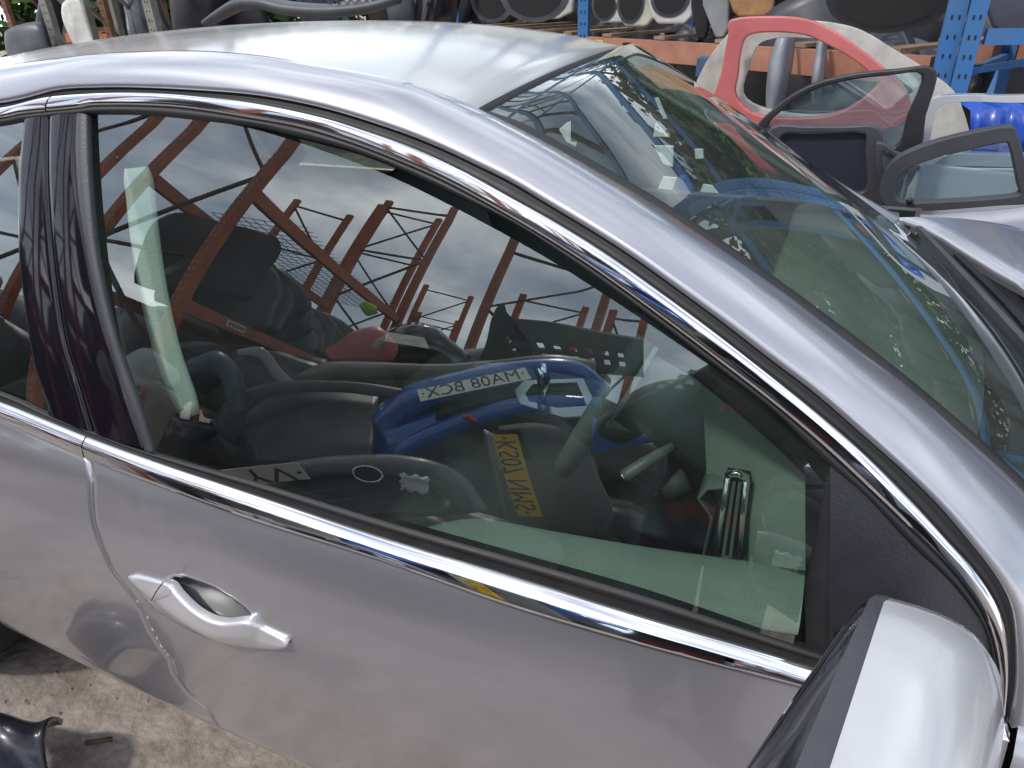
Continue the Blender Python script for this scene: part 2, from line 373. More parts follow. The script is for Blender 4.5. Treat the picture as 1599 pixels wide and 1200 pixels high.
def topz(x):
    best = None
    for a, b in zip(CB[:-1], CB[1:]):
        if min(a.x, b.x) <= x <= max(a.x, b.x): best = a.z+(b.z-a.z)*(x-a.x)/((b.x-a.x) or 1e-9)
    return best
def glasspane(name, x0, x1, slant0=0., slant1=0., nx=70, nz=26):
    rows = []
    for j in range(nz+1):
        r = []
        for i in range(nx+1):
            u = i/nx; x = x0+(x1-x0)*u; zb = zint(GT, x)-.012; zt = (topz(x) or 1.3)-.002; s = j/nz
            z = zb+(zt-zb)*s; xx = x+(slant0*(1-u)+slant1*u)*s
            r.append(S3(xx, z, -.003))
        rows.append(r)
    return grid(name, rows, SGLASS, CAR)
glasspane('window_glass', .10, 1.02, -.13, 0)
glasspane('window_glass', -1.0, -.112, -.05, -.08)
tag(CAR.children[-2], 'front door window, tinted glass mirroring an orange pallet rack and scrap')
# B-pillar covers
def pxl(L_, off=0., n=24): return cr_spline([onS(a, b, off) for a, b in L_], n)
rl = [(39,184),(31,260),(30,309),(31,411),(48,541),(64,600),(80,648)]; gp = [(77,176),(76,285),(85,411),(101,526),(120,590),(146,678)]
fr_ = [(121,178),(119,240),(127,333),(155,478),(180,560),(205,640),(227,700)]; gr = [(138,180),(140,261),(150,382),(169,478),(193,565),(217,632),(240,704)]
A_, B_ = pxl(rl), pxl(gp)
def cover(name, A_, B_, m, lift):
    pr_ = [(0, -.006), (.02, .001)]+[(.06+.88*i/10, .002+lift*math.sin(math.pi*(i/10))) for i in range(11)]+[(.98, .001), (1, -.006)]
    return grid(name, loft(A_, B_, pr_, H1), m, CAR)
cover('pillar_cover', A_, [b.lerp(a, .035) for a, b in zip(A_, B_)], GLOSS, .0012)
A2, B2 = pxl(gp), pxl(fr_)
cover('pillar_cover', [a.lerp(b, .035) for a, b in zip(A2, B2)], B2, GLOSS, .0012)
cover('pillar_trim', B2, pxl(gr), MATTE, .003)
grid('pillar_gap', loft([a+Vector((0, .006, 0)) for a in A_], [b+Vector((0, .006, 0)) for b in B2], [(0, -.004), (1, -.004)], H1), RUBBER, CAR)
# waist seal and chrome strip
grid('waist_seal', loft(GT, WT, [(-.12, -.016), (0, -.004), (.2, .002), (.45, .0), (.55, -.003), (.8, .002), (1, -.002)], H1), RUBBER, CAR)
rows = []
for a, b in zip(WT, LB):
    o_ = Vector((0, -1, 0)); d = b-a
    pts = [a+Vector((0, .006, .0)), a+o_*.002+Vector((0, 0, .001)), a.lerp(b, .08)+o_*.0062, a.lerp(b, .17)+o_*.0090, a.lerp(b, .27)+o_*.0110, a.lerp(b, .31)+o_*.0115, a.lerp(b, .35)+o_*.0116, a.lerp(b, .80)+o_*.0112, a.lerp(b, .96)+o_*.0108, a.lerp(b, .99)+Vector((0, .006, 0))]
    rows.append(pts)
sx = onS(137, 690).x
ks = min(range(N), key=lambda i: abs(rows[i][3].x-sx))
grid('waist_chrome_strip', [[p.lerp(q, .25) for p, q in zip(rows[ks], rows[ks+1])]]+rows[ks+1:], CHROME, CAR, smooth=True)
grid('waist_chrome_strip', rows[:ks]+[[p.lerp(q, .02) for p, q in zip(rows[ks], rows[ks+1])]], CHROME, CAR)
# front quarter sail and glass run
e0 = pxl([(1297,728),(1297,850),(1297,950),(1296,1052)], -.002, 20)
sp = [onS(a, b, -.002) for a, b in [(1297,728),(1350,773),(1422,850),(1487,912),(1537,980),(1549,1025),(1552,1060),(1549,1118)]]
top_ = resample(cr_spline(sp, 60), 30); bot_ = [onS(1296+(1549-1296)*i/29, 1052+66*i/29, -.002) for i in range(30)]
rows = [[bot_[i].lerp(top_[i], j/8)+Vector((0, -.0045*math.sin(math.pi*j/8), 0)) for i in range(30)] for j in range(9)]
grid('mirror_sail', rows, SATIN, CAR)
g0 = pxl([(1258,694),(1258,800),(1258,900),(1258,1018)], -.0045, 16); g1 = pxl([(1299,728),(1299,800),(1299,900),(1298,1034)], -.0045, 16)
grid('glass_run', loft(g0, g1, [(0, -.012), (0.02, 0), (1, 0)], H1), RUBBER, CAR)
# doors
SHp = [(135,690),(137,709),(142,726),(147,750),(147,792),(150,817),(160,850),(175,887),(207,930),(225,957),(240,992),(255,1015),(270,1033),(275,1055),(290,1077),(304,1092),(330,1112)]
SH = [onS(a, b, 0, W) for a, b in SHp]+[Vector((.02+.04, 0, .24)), Vector((.06, 0, .1))]
def xs(z):
    if z >= SH[0].z: return SH[0].x
    for a, b in zip(SH[:-1], SH[1:]):
        if b.z <= z <= a.z: return a.x+(b.x-a.x)*(a.z-z)/max(1e-9, a.z-b.z)
    return SH[-1].x
hc0, hc1 = onS(266, 912, 0, W), onS(391, 966, 0, W); hc = (hc0+hc1)/2; ha = (hc1-hc0).length/2*1.02; hd = (hc1-hc0).normalized()
hc = hc + Vector((.0, 0, -.004))
def P_door(x, z, bowl=False):
    y = -W(x, z)
    if bowl:
        dx = (x-hc.x); dz = (z-hc.z)-(x-hc.x)*hd.z/hd.x
        r = math.sqrt((dx/(ha*1.02))**2+((dz-.004)/.030)**2)
        if r < 1: y += .042*(1-r**2)**.8
    return Vector((x, y, z))
def door(name, xa, xb, nx, nz, bowl=False, zbot=.225, arch=None):
    rows = []
    for k in range(nz+1):
        s = k/nz; r = []
        for i in range(nx+1):
            u = i/nx; z = .9
            for _ in range(3):
                x = xa(z)+(xb(z)-xa(z))*u; zt = zint(LB, x); zz = zbot
                if arch:
                    q = .385**2-(x-arch)**2
                    if q > 0: zz = max(zbot, .33+math.sqrt(q))
                z = zt+(zz-zt)*s
            r.append(P_door(x, z, bowl))
        rows.append(r)
    top = [p+Vector((0, .02, -.002)) for p in rows[0]]; bot = [p+Vector((0, .05, -.01)) for p in rows[-1]]
    rows = [top]+rows+[bot]
    rows = [[r[0]+Vector((0.001, .015, 0))]+r+[r[-1]+Vector((-.001, .015, 0))] for r in rows]
    return grid(name, rows, PAINT, CAR)
FD = door('front_door', lambda z: xs(z)+.0018, lambda z: 1.219, 170, 100, True)
RD = door('rear_door', lambda z: -.98, lambda z: xs(z)-.0018, 70, 60, False, arch=-1.0)
tag(FD, 'front door skin with pull handle and scuffed paint')
grid('door_gap', [[Vector((xs(z)+dx, -W(xs(z), z)+.010, z)) for dx in (-.012, .012)] for z in [.94-.035*i for i in range(20)]], DARK, CAR)
# bright paint chips along the shut line
ch = MB(); random.seed(4)
for i in range(11):
    z = random.uniform(.50, .60) if i < 9 else random.uniform(.62, .75); x = xs(z)+random.uniform(.002, .006); r = random.uniform(.0008, .0022)
    y = -W(x, z)-.0006; ch.plate([(x+r*math.cos(a)*random.uniform(.4, 1.2), y, z+r*1.8*math.sin(a)*random.uniform(.5, 1.3)) for a in [j*1.05 for j in range(6)]], (0, .0005, 0))
absorb(FD, ch.out('paint_chips', mat('primer', (.55, .6, .62), .7), FD))
# door handle
up_ = [(205,897),(235,905),(264,913),(277,929),(300,952),(325,968),(350,975),(370,974),(392,973),(420,986),(451,1001)]
lo_ = [(207,901),(222,928),(250,955),(290,980),(335,1000),(380,1009),(415,1013),(440,1013),(452,1008)]
def hcurve(L_): 
    n = 40; Q = cr_spline([Vector((a, b, 0)) for a, b in L_], n); o = []
    for i, q in enumerate(Q):
        t = i/(n-1); o.append(onS(q.x, q.y, .004+.019*math.sin(math.pi*min(1, max(0, (t-.16)/.66)))**.9, W))
    return o
HU, HL = hcurve(up_), hcurve(lo_)
pr_ = [(0, -.012), (.0, -.004)]+[(s, .007*math.sin(math.pi*(.08+.84*s))) for s in [i/10 for i in range(11)]]+[(1, -.004), (1, -.014)]
HR = loft(HU, HL, pr_, Vector((0, -1, .2)))
HR = [[sum(HR[0], Vector())/len(HR[0])]*len(HR[0])]+HR+[[sum(HR[-1], Vector())/len(HR[-1])]*len(HR[-1])]
grid('door_handle', HR, paint('handle_paint', (.58, .58, .61), .45, .3), FD)
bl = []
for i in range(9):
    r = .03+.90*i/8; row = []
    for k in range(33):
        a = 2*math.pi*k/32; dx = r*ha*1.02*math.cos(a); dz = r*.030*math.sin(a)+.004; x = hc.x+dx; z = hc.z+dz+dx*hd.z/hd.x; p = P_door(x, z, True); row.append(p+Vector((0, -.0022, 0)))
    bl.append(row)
grid('recess_shade_liner', bl, mat('recess_shade_grey', (.13, .135, .14), .42, .3, var=.15), FD)  # bowl is body paint; the hollow's shade is put into this liner's grey
k_ = MB(); a = onS(256, 909, .019, W); b = onS(237, 938, .016, W); c_ = onS(246, 922, .0285, W)
k_.add(sweep(cr_spline([a, c_, b], 8), circ(.0009, 6), (0, -1, 0))); k_.out('lock_cap_seam', DARK, FD)
# front wing beyond the door, and the rest of the body so that it reads as a car from other sides
def taper(x): return .0 if x < 1.3 else .055*(x-1.3)**2
rows = []
for k in range(31):
    s = k/30; r = []
    for i in range(61):
        x = 1.2255+(2.62-1.2255)*i/60; zt = .912-.10*max(0, x-1.3)**1.3; zz = .24; q = .39**2-(x-1.72)**2
        if q > 0: zz = max(zz, .33+math.sqrt(q))
        z = zt+(zz-zt)*s; r.append(Vector((x, -W(min(x, 1.3), z)+taper(x)*2.2+(.004 if s == 0 else 0), z)))
    rows.append(r)
WINGTOP = rows[0]
grid('front_wing', [[p+Vector((0, .02, -.0)) for p in rows[0]]]+rows, PAINT, CAR)
mir = lambda rows: [[Vector((p.x, -p.y, p.z)) for p in r] for r in rows]
grid('front_wing', mir(rows), PAINT, CAR)
rows = []
for k in range(31):
    s = k/30; r = []
    for i in range(51):
        x = -.985-(1.2)*i/50; zt = zint(LB, max(x, -1.45)); zz = .28; q = .385**2-(x+1.0)**2
        if q > 0: zz = max(zz, .33+math.sqrt(q))
        z = zt+(zz-zt)*s; r.append(Vector((x, -W(x, z)+.10*max(0, -x-1.5)**2, z)))
    rows.append(r)
grid('rear_quarter_panel', rows, PAINT, CAR); grid('rear_quarter_panel', mir(rows), PAINT, CAR)
rows = [[Vector((x, .884+.03*math.sin(3*(.95-z))-.015*(x-.3)**2, z)) for x in [-.98+2.2*i/30 for i in range(31)]] for z in [.95-.7*k/12 for k in range(13)]]
grid('far_side_doors', rows, PAINT, CAR)
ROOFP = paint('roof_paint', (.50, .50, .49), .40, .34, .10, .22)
# roof
def zc(x):
    T = [(-1.6, 1.13), (-1.35, 1.27), (-1.28, 1.305), (-1.0, 1.402), (-.84, 1.436), (-.65, 1.461), (-.48, 1.476), (-.26, 1.488), (-.03, 1.491), (.15, 1.487), (.28, 1.477), (.36, 1.469), (.48, 1.446), (.58, 1.424), (.7, 1.39)]
    for (a, za), (b, zb) in zip(T[:-1], T[1:]):
        if a <= x <= b: return za+(zb-za)*(x-a)/(b-a)
    return T[0][1] if x < T[0][0] else T[-1][1]
HDx = {0: .579}
near = [p for p in RT if p.x < .556]
rows = []
for i in range(61):
    u = i/60
    q = near[0].lerp(near[-1], 0); s_ = resample(near, 61)[i]; x = s_.x; r = []
    for j in range(41):
        v = j/40; y = -.612+v*1.20; xx = x+(.020*math.sin(math.pi*v))*max(0, (u-.8)/.2)-.15*v**2.2*u**2
        ze = s_.z; zm = zc(xx)
        # far edge drops a little below the near one, shaped to its traced outline
        zf = ze-.045-.02*u; base = ze+(zf-ze)*v; mid = zm-(ze+zf)/2
        r.append(Vector((xx, s_.y+v*(.60-s_.y), base+mid*4*v*(1-v)*1.0)))
    rows.append(r)
ROOFEND = rows[-1]; ROOFSTART = rows[0]
sm = [[p.copy() for p in r] for r in rows]
for it in range(6):
    for i in range(1, 60):
        for j in range(41): sm[i][j].z = (rows[i-1][j].z+rows[i][j].z*2+rows[i+1][j].z)/4
    rows = [[p.copy() for p in r] for r in sm]
ROOFEND = rows[-1]
grid('roof', rows+[[p+Vector((.004, 0, -.010)) for p in ROOFEND]], ROOFP, CAR)
# windscreen: header to cowl
cowl = cr_spline([(1.335, -.76, .95), (1.35, -.55, .957), (1.345, -.35, .962), (1.322, -.145, .965), (1.29, .0, .967), (1.255, .135, .966), (1.22, .37, .965), (1.145, .70, .962)], 41)
hd_ = [p+Vector((.006, 0, -.008)) for p in ROOFEND]
ne = [p for p in RT if p.x > .556]; ne = cr_spline([hd_[0]]+ne[4::6]+[cowl[0]], 41)
fe = cr_spline([hd_[-1], at(979, 87, y=.56), at(1130, 175, y=.60), at(1290, 275, y=.64), at(1400, 340, y=.70)], 41)
fe[0] = hd_[-1]
rows = []
for i in range(41):
    u = i/40; r = []
    for j in range(41):
        v = j/40
        c1 = hd_[j].lerp(cowl[j], u); c2 = ne[i].lerp(fe[i], v); c3 = hd_[0].lerp(hd_[-1], v).lerp(cowl[0].lerp(cowl[-1], v), u)
        p = c1+c2-c3; p.z += .0*math.sin(math.pi*u)*math.sin(math.pi*v); r.append(p)
    rows.append(r)
WSROWS = rows
grid('windscreen', rows, WGLASS, CAR)
# black band, header moulding, far pillar, cowl
grid('header_seal', [[a+Vector((-.002, 0, -.002)), a+Vector((.010, 0, -.006)), a+Vector((.012, 0, -.012))] for a in ROOFEND], RUBBER, CAR)
e = [(p+Vector((0, .0, .0))) for p in ne]
grid('windscreen_seal', loft(e, [p+Vector((.004, .012, .002)) for p in ne], [(-.3, -.003), (0, .001), (1, .0005), (1.2, -.004)], Vector((.3, 0, 1))), RUBBER, CAR)
v_, f_ = sweep(fe, [(-.004, 0), (.0, .006), (.05, .004), (.07, -.03), (.0, -.03)], (0, 0, 1)); 
mesh('far_pillar', [Vector((p.x, p.y, p.z)) for p in v_], f_, PAINT, CAR)
mesh('far_pillar_trim', *sweep([p+Vector((0, -.045, -.03)) for p in fe], rect(.06, .012), (.3, 0, 1)), INT, CAR)
# bonnet
rows = []
ed = cr_spline([at(1400, 340, z=.975), at(1440, 352, z=.975), at(1500, 388, z=.972), at(1560, 425, z=.968), at(1599, 450, z=.965), (1.40, -.05, .962), (1.43, -.35, .955), (1.42, -.60, .945), (1.38, -.80, .925)], 41)[::-1]
for i in range(25):
    u = i/24; r = []
    for j, p in enumerate(ed):
        v = j/40; x = p.x+(2.60-.25*(2*v-1)**2-p.x)*u; z = p.z+.018*math.sin(math.pi*min(1, u*3))-.20*u**1.8; r.append(Vector((x, p.y*(1-.06*u), z)))
    rows.append(r)
grid('bonnet', [[p+Vector((.002, 0, -.014)) for p in rows[0]]]+rows, PAINT, CAR)
cw = [p+Vector((.0, 0, -.006)) for p in cowl]; ce = ed
grid('cowl_panel', [[a.lerp(b, t)+Vector((0, 0, -.02*math.sin(math.pi*t)-.006*t)) for t in (0, .15, .35, .6, .85, 1.15)] for a, b in zip(cw, [p+Vector((0, 0, -.03)) for p in ce])], BLKP, CAR)
mesh('wiper_arm', *sweep([cowl[30]+Vector((.03, 0, .022)), cowl[22]+Vector((.035, 0, .026)), cowl[12]+Vector((.035, 0, .026)), cowl[4]+Vector((.04, 0, .02))], rect(.014, .008)), BLKP, CAR, smooth=False)
mesh('wiper_blade', *sweep([cowl[36]+Vector((.012, 0, .016)), cowl[26]+Vector((.012, 0, .02)), cowl[14]+Vector((.012, 0, .02))], rect(.012, .014)), GRYP, CAR, smooth=False)
# rear window, boot, bumpers, floor
rw0 = rows = None
b0 = [Vector((-2.0, -.60+1.2*j/20, 1.02)) for j in range(21)]
r0 = [ROOFSTART[int(j*2)] for j in range(21)]
grid('rear_window', [[a.lerp(b, t) for a, b in zip(r0, b0)] for t in (0, .25, .5, .75, 1)], GLOSS, CAR)
grid('boot_lid', [[Vector((x, -.80+1.6*j/20, z-.03*((j-10)/10)**2)) for j in range(21)] for x, z in ((-1.9, 1.03), (-2.1, 1.02), (-2.2, .98), (-2.22, .6), (-2.2, .3))], PAINT, CAR)
grid('front_bumper', [[Vector((x-.5*((j-10)/10)**4, -.84+1.68*j/20, z)) for j in range(21)] for x, z in ((2.58, .80), (2.68, .65), (2.7, .45), (2.64, .25))], PAINT, CAR)
mb = MB(); mb.box((.2, 0, .26), (4.4, 1.5, .05)); mb.out('floor_pan', DARK, CAR)
for wx, sy in ((-1.0, -1), (1.72, -1), (-1.0, 1), (1.72, 1)):
    yc = sy*.785
    tp = [(.200, -.10), (.30, -.112), (.325, -.095), (.331, -.06), (.331, .06), (.325, .095), (.30, .112), (.200, .10)]
    V = []; n = 40
    for i in range(n):
        a = 2*math.pi*i/n
        for r_, q_ in tp: V.append(Vector((wx+r_*math.cos(a), yc+q_, .333+r_*math.sin(a))))
    F = []
    for i in range(n):
        for j in range(len(tp)): 
            i2 = (i+1) % n; j2 = (j+1) % len(tp); F.append((i*8+j, i*8+j2, i2*8+j2, i2*8+j))
    ty = mesh('wheel', V, F, mat('tyre', (.018, .018, .019), .75, var=.4, vscale=12, bump=.5, bscale=90), CAR, sharp=35)
    rb = MB(); ys_ = yc+sy*.085
    rb.add(([Vector((wx+r_*math.cos(a*math.pi/16), ys_+sy*q_, .333+r_*math.sin(a*math.pi/16))) for r_, q_ in ((.212, .018), (.200, .006), (.185, -.05), (.06, -.03), (.05, .0), (.0005, .004)) for a in range(32)], gridf(6, 32, True)))
    for s in range(5):
        a = s*2*math.pi/5+.3; rb.bar((wx+.03*math.cos(a), ys_, .333+.03*math.sin(a)), (wx+.2*math.cos(a), ys_+sy*.002, .333+.2*math.sin(a)), .05, .02, (0, 1, 0))
    rb.out('rim', mat('alloy', (.55, .55, .57), .3, 1.), ty, smooth=True, sharp=30)
# door mirror
def mrow(y, k, dx=0., z0=1.018, hh=.112):
    xr = 1.052-.38*(-1.0-y)+dx+.18*max(0, -1.0-y); r = []
    for i in range(25):
        a = math.pi*(i/24); c, s = math.cos(a), math.sin(a)
        zz = z0+hh*k*math.copysign(abs(c)**.72, c); xx = xr+.014+(.100*k)*(abs(s)**.75)
        r.append(Vector((xx, y, zz)))
    return r
st = [(-.968, .42), (-.972, .72), (-.982, .88), (-1.0, .97), (-1.03, 1.0), (-1.08, 1.0), (-1.13, .985), (-1.18, .94), (-1.215, .84), (-1.235, .66), (-1.24, .4)]
rows = [mrow(y, k, z0=1.018-.06*max(0, -1.03-y)) for y, k in st]
MI = grid('door_mirror', rows, paint('mirror_cap_paint', (.50, .50, .52), .4, .3), CAR, sharp=50)
tag(MI, 'silver door mirror cap with dark rim, in the near corner')
def rimrow(y, k, f):
    z0 = 1.018-.06*max(0, -1.03-y); xr = 1.052-.38*(-1.0-y); xc = xr+.18*max(0, -1.0-y)
    hh = .112*k; g = .010+.05*max(0, -1.0-y)
    return [Vector((xc+.014, y, z0+hh)), Vector((xc+.011, y, z0+hh+.0012)), Vector((xc+.014-g, y, z0+hh))]
def bezrow(y, k):
    z0 = 1.018-.06*max(0, -1.03-y); xr = 1.052-.38*(-1.0-y); a = rimrow(y, k, 1)[-1]; hh = .112*k
    return [a+Vector((.001, 0, -.002)), Vector((xr+.002, y, z0+hh-.004)), Vector((xr-.001, y, z0+hh-.009)), Vector((xr+.008, y, z0+hh-.014))]
tb = [bezrow(y, k) for y, k in st]
top = [rimrow(y, k, 1) for y, k in st]
def flip(r, y): 
    z0 = 1.018-.06*max(0, -1.03-y); return [Vector((p.x, p.y, 2*z0-p.z)) for p in r]
bot = [flip(rimrow(y, k, 1), y) for y, k in st]
loop = top+bot[::-1]+[top[0]]
mb = MB(); mb.add((rows[0]+[Vector((1.075, -.966, 1.018))], [(i, i+1, 25) for i in range(24)])); mb.add((rows[-1], [tuple(range(25))])); absorb(MI, mb.out('mirror_end_cap', SATIN, MI))
grid('mirror_rim', loop, MATTE, MI)
bb = [flip(r_, y) for r_, (y, k) in zip(tb, st)]
grid('mirror_bezel', tb+bb[::-1]+[tb[0]], GLOSS, MI)
gl_ = [[Vector((1.052-.38*(-1.0-y)+.007, y, 1.018-.06*max(0, -1.03-y)+t*(.112*k-.011))) for t in (-1, -.5, 0, .5, 1)] for y, k in st[1:-1]]
grid('mirror_glass', gl_, mat('mirror_glass', (.75, .78, .8), .02, 1.), MI)
mb = MB(); mb.add(sweep([(1.10, -.86, .955), (1.10, -.93, .965), (1.095, -1.02, .97)], [(a*1.0, b*.35) for a, b in circ(.045, 12)], (0, 0, 1))); mb.out('mirror_arm', SATIN, MI, smooth=True)
# ------------------------------------------------------------------ cabin
crest = cr_spline([Vector((-.25, -.79, .80)), Vector((.15, -.79, .80)), Vector((.42, -.78, .815))]+[at(a, b, y=-.745) for a, b in [(715,812),(765,812),(860,829),(1000,853),(1150,874),(1257,888)]], 50)
rows = []
for p in crest:
    yo = -Wg(p.x, .93)+.022; r = [Vector((p.x, yo-.004, p.z+.01)), Vector((p.x, yo, p.z+.022))]
    for t in range(1, 9):
        t /= 8; r.append(Vector((p.x, yo+(p.y-yo)*t, p.z+.022*(1-t**3)*(1-.4*t)+.006*math.sin(math.pi*t))))
    r += [Vector((p.x, p.y+.012, p.z-.012)), Vector((p.x, p.y+.018, p.z-.04)), Vector((p.x, p.y+.02, p.z-.12)), Vector((p.x, p.y+.05, p.z-.16)), Vector((p.x, p.y+.06, p.z-.20)), Vector((p.x, p.y+.02, p.z-.24)), Vector((p.x, p.y+.02, .35))]
    rows.append(r)
grid('door_card', rows, INT, CAR)
# dashboard
rows = []
for i in range(61):
    y = -.70+1.42*i/60; k = math.exp(-((y+.37)/.17)**4)
    pf = [(1.27-.12*(y/.7)**2, .950), (1.15, .972), (1.02, .985+.035*k), (.93-.02*k, .985+.055*k), (.895-.04*k, .972+.055*k), (.885-.045*k, .955+.05*k), (.905, .93), (.90, .85), (.90, .76), (.94, .70), (1.0, .62), (1.05, .50), (1.1, .3)]
    rows.append([Vector((x, y, z)) for x, z in pf])
grid('dashboard', rows, INTM, CAR, solid=.004)
Lq = [at(a, b, y=-.655) for a, b in [(1095,596),(1100,660),(1104,740),(1108,800),(1113,872)]]
Rq = [at(a, b, y=c) for a, b, c in [(1112,604,-.66),(1180,668,-.715),(1262,742,-.765),(1263,815,-.785),(1263,892,-.79)]]
Lq, Rq = cr_spline(Lq, 20), cr_spline(Rq, 20)
grid('dash_end_panel', [[a.lerp(b, t)+Vector((-.004*math.sin(math.pi*t), 0, 0)) for t in [j/12 for j in range(13)]] for a, b in zip(Lq, Rq)], INT, CAR)
vt = MB()
for a, b in (((1138,742),(1118,866)), ((1166,748),(1153,872))):
    vt.add(sweep([at(*a, y=-.725)+Vector((0, 0, 0)), at(*b, y=-.730)+Vector((0, 0, 0))], circ(.0042, 10), (0, 1, 0)))
vt.add(sweep([at(1136, 743, y=-.725)+Vector((0, 0, .001)), at(1152, 738, y=-.725)+Vector((0, -.003, .001)), at(1167, 749, y=-.725)+Vector((0, 0, .001))], circ(.005, 10), (0, 0, 1)))
VT = vt.out('air_vent', CHROME, CAR, smooth=True)
vb = MB(); vb.plate([at(a, b, y=-.725)+Vector((0, .006, 0)) for a, b in [(1134,740),(1170,746),(1157,876),(1114,870)]], (0, .008, 0)); vb.out('vent_recess', DARK, VT)
vs = MB()
for t in (.33, .66):
    a = at(1138+28*t, 752, y=-.725); b = at(1119+34*t, 868, y=-.730); vs.bar(a+Vector((0, -.002, 0)), b+Vector((0, -.002, 0)), .004, .006)
vs.out('vent_slats', INTM, VT)
# steering wheel
sc = Vector((.685, -.37, .925)); tl = R(25); su = Vector((math.sin(tl), 0, math.cos(tl))); sn = Vector((-math.cos(tl), 0, math.sin(tl))); sy = Vector((0, -1, 0))
V = []; n = 64
for i in range(n):
    a = 2*math.pi*i/n; d = su*math.cos(a)+sy*math.sin(a); c = sc+d*.185
    for j in range(12):
        b = 2*math.pi*j/12; V.append(c+d*  .0195*math.cos(b)+sn*.0195*math.sin(b))
SW = mesh('steering_wheel', V, [(i*12+j, i*12+(j+1) % 12, ((i+1) % n)*12+(j+1) % 12, ((i+1) % n)*12+j) for i in range(n) for j in range(12)], mat('rim_leather', (.13, .15, .14), .3, var=.2, bump=.3, bscale=300), CAR)
hub = []
for k, (s, h) in enumerate([(1.0, -.03), (1.02, -.005), (.97, .008), (.8, .017), (.5, .022), (.02, .024)]):
    r = []
    for i in range(32):
        a = 2*math.pi*i/32; ca, sa = math.cos(a), math.sin(a); q = (abs(ca)**3.2+abs(sa)**3.2)**(-1/3.2)
        wv = .078*(1-.22*(q*sa < 0)*abs(q*sa)); r.append(sc+sy*ca*q*s*wv+su*(sa*q*s*.072)+sn*h)
    hub.append(r+[r[0]])
grid('hub_pad', hub, mat('hub_vinyl', (.62, .68, .65), .5, bump=.3, bscale=400), SW)
sp_ = MB()
for a in (R(90), R(-90), R(180)):
    d = su*math.cos(a)+sy*math.sin(a); sp_.bar(sc+d*.06-sn*.005, sc+d*.180-sn*.004, .014, .05 if abs(a) < 3 else .04, sn.cross(d))
sp_.out('spokes', INTD, SW, bevel=.004)
mesh('steering_column', *sweep([sc-sn*.02, sc-sn*.10, sc-sn*.26], [(a*1.0, b*1.15) for a, b in circ(.062, 16)], (0, 0, 1)), mat('shroud_grey', (.45, .50, .47), .5, bump=.3, bscale=350), CAR)
s0, s1, s2 = at(1052, 697, y=-.46), at(1010, 722, y=-.50), at(976, 745, y=-.52)
mesh('stalk', *sweep(cr_spline([s0, s1, s2], 14), circ(.0115, 12), (0, 0, 1), scale=lambda t: .75+.35*t), MATS['rim_leather'], CAR)
mesh('stalk_ring', *sweep([s2, s2+(s2-s1).normalized()*.003], circ(.0135, 14), (0, 0, 1)), CHROME, CAR)
k0, k1 = at(1046, 760, y=-.47), at(988, 792, y=-.50)
mesh('ignition_key', *sweep([k0, k0.lerp(k1, .5), k1], rect(.011, .005), (0, 0, 1)), CHROME, CAR, smooth=False, bevel=.001)
mesh('key_surround', *sweep([at(1075, 748, y=-.45), at(1040, 765, y=-.46)], circ(.024, 16), (0, 0, 1)), INTD, CAR)
# seats
def seat(y, name='front_seat'):
    def rb(rows, nm, m=CLOTH, par=None): return grid(nm, rows, m, par or CAR)
    cush = []
    for i in range(15):
        x = .02+.60*i/14; r = []
        for j in range(25):
            v = (j-12)/12; e_ = math.sqrt(max(0, 1-abs(v)**5)); ex = math.sqrt(max(0, 1-abs((i-7)/7)**6)); r.append(Vector((x, y+v*.26, .44+.17*e_*ex+.035*abs(v)**2*e_*(1-abs(v)**8)+.03*i/14)))
        cush.append(r)
    S = rb(cush, name)
    for nm, z0, z1, wd, th in (('backrest', .52, 1.13, .25, .10), ('headrest', 1.17, 1.34, .13, .07)):
        rows = []
        for i in range(17):
            t = i/16; z = z0+(z1-z0)*t; xx = .06-.33*(z-.5); e_ = math.sqrt(max(.0, 1-abs(2*t-1)**6)); r = []
            for j in range(25):
                a = 2*math.pi*j/24; ca, sa = math.cos(a), math.sin(a)
                r.append(Vector((xx+th*e_*math.copysign(abs(ca)**.6, ca)*.8-(.03 if nm == 'backrest' else 0)*math.cos(a)*abs(sa), y+wd*(.88+.12*e_)*e_**.3*math.copysign(abs(sa)**.7, sa), z)))
            rows.append(r)
        rb(rows, nm, CLOTH, S)
    return S
seat(-.37); seat(.37)
mb = MB(); mb.box((-.75, 0, .55), (.5, 1.3, .3)); mb.box((-1.0, 0, .85), (.16, 1.3, .55), Matrix.Rotation(R(-18), 3, 'Y')); mb.out('rear_seat', CLOTH, CAR, bevel=.05)
# console with bright gear surround
mb = MB(); mb.box((.45, 0, .50), (.85, .22, .30)); CN = mb.out('centre_console', INTM, CAR, bevel=.02)
def console_pt(a, b): return at(a, b, z=.672)
o4 = [console_pt(a, b) for a, b in [(802,617),(818,600),(912,597),(940,655),(880,660),(812,638)]]
i4 = [console_pt(a, b) for a, b in [(822,620),(832,607),(900,604),(915,640),(870,643),(828,633)]]
mb = MB(); mb.ring(o4, i4, (0, 0, .012)); mb.out('gear_surround', mat('satin_silver', (.55, .6, .58), .25, .8), CN, bevel=.003)
gk = MB(); gp0 = at(850, 628, z=.68); gk.add(sweep([gp0, gp0+Vector((0, 0, .06)), gp0+Vector((-.01, 0, .10))], circ(.016, 12), (0, 1, 0))); gk.out('gear_lever', CHROME, CN, smooth=True)
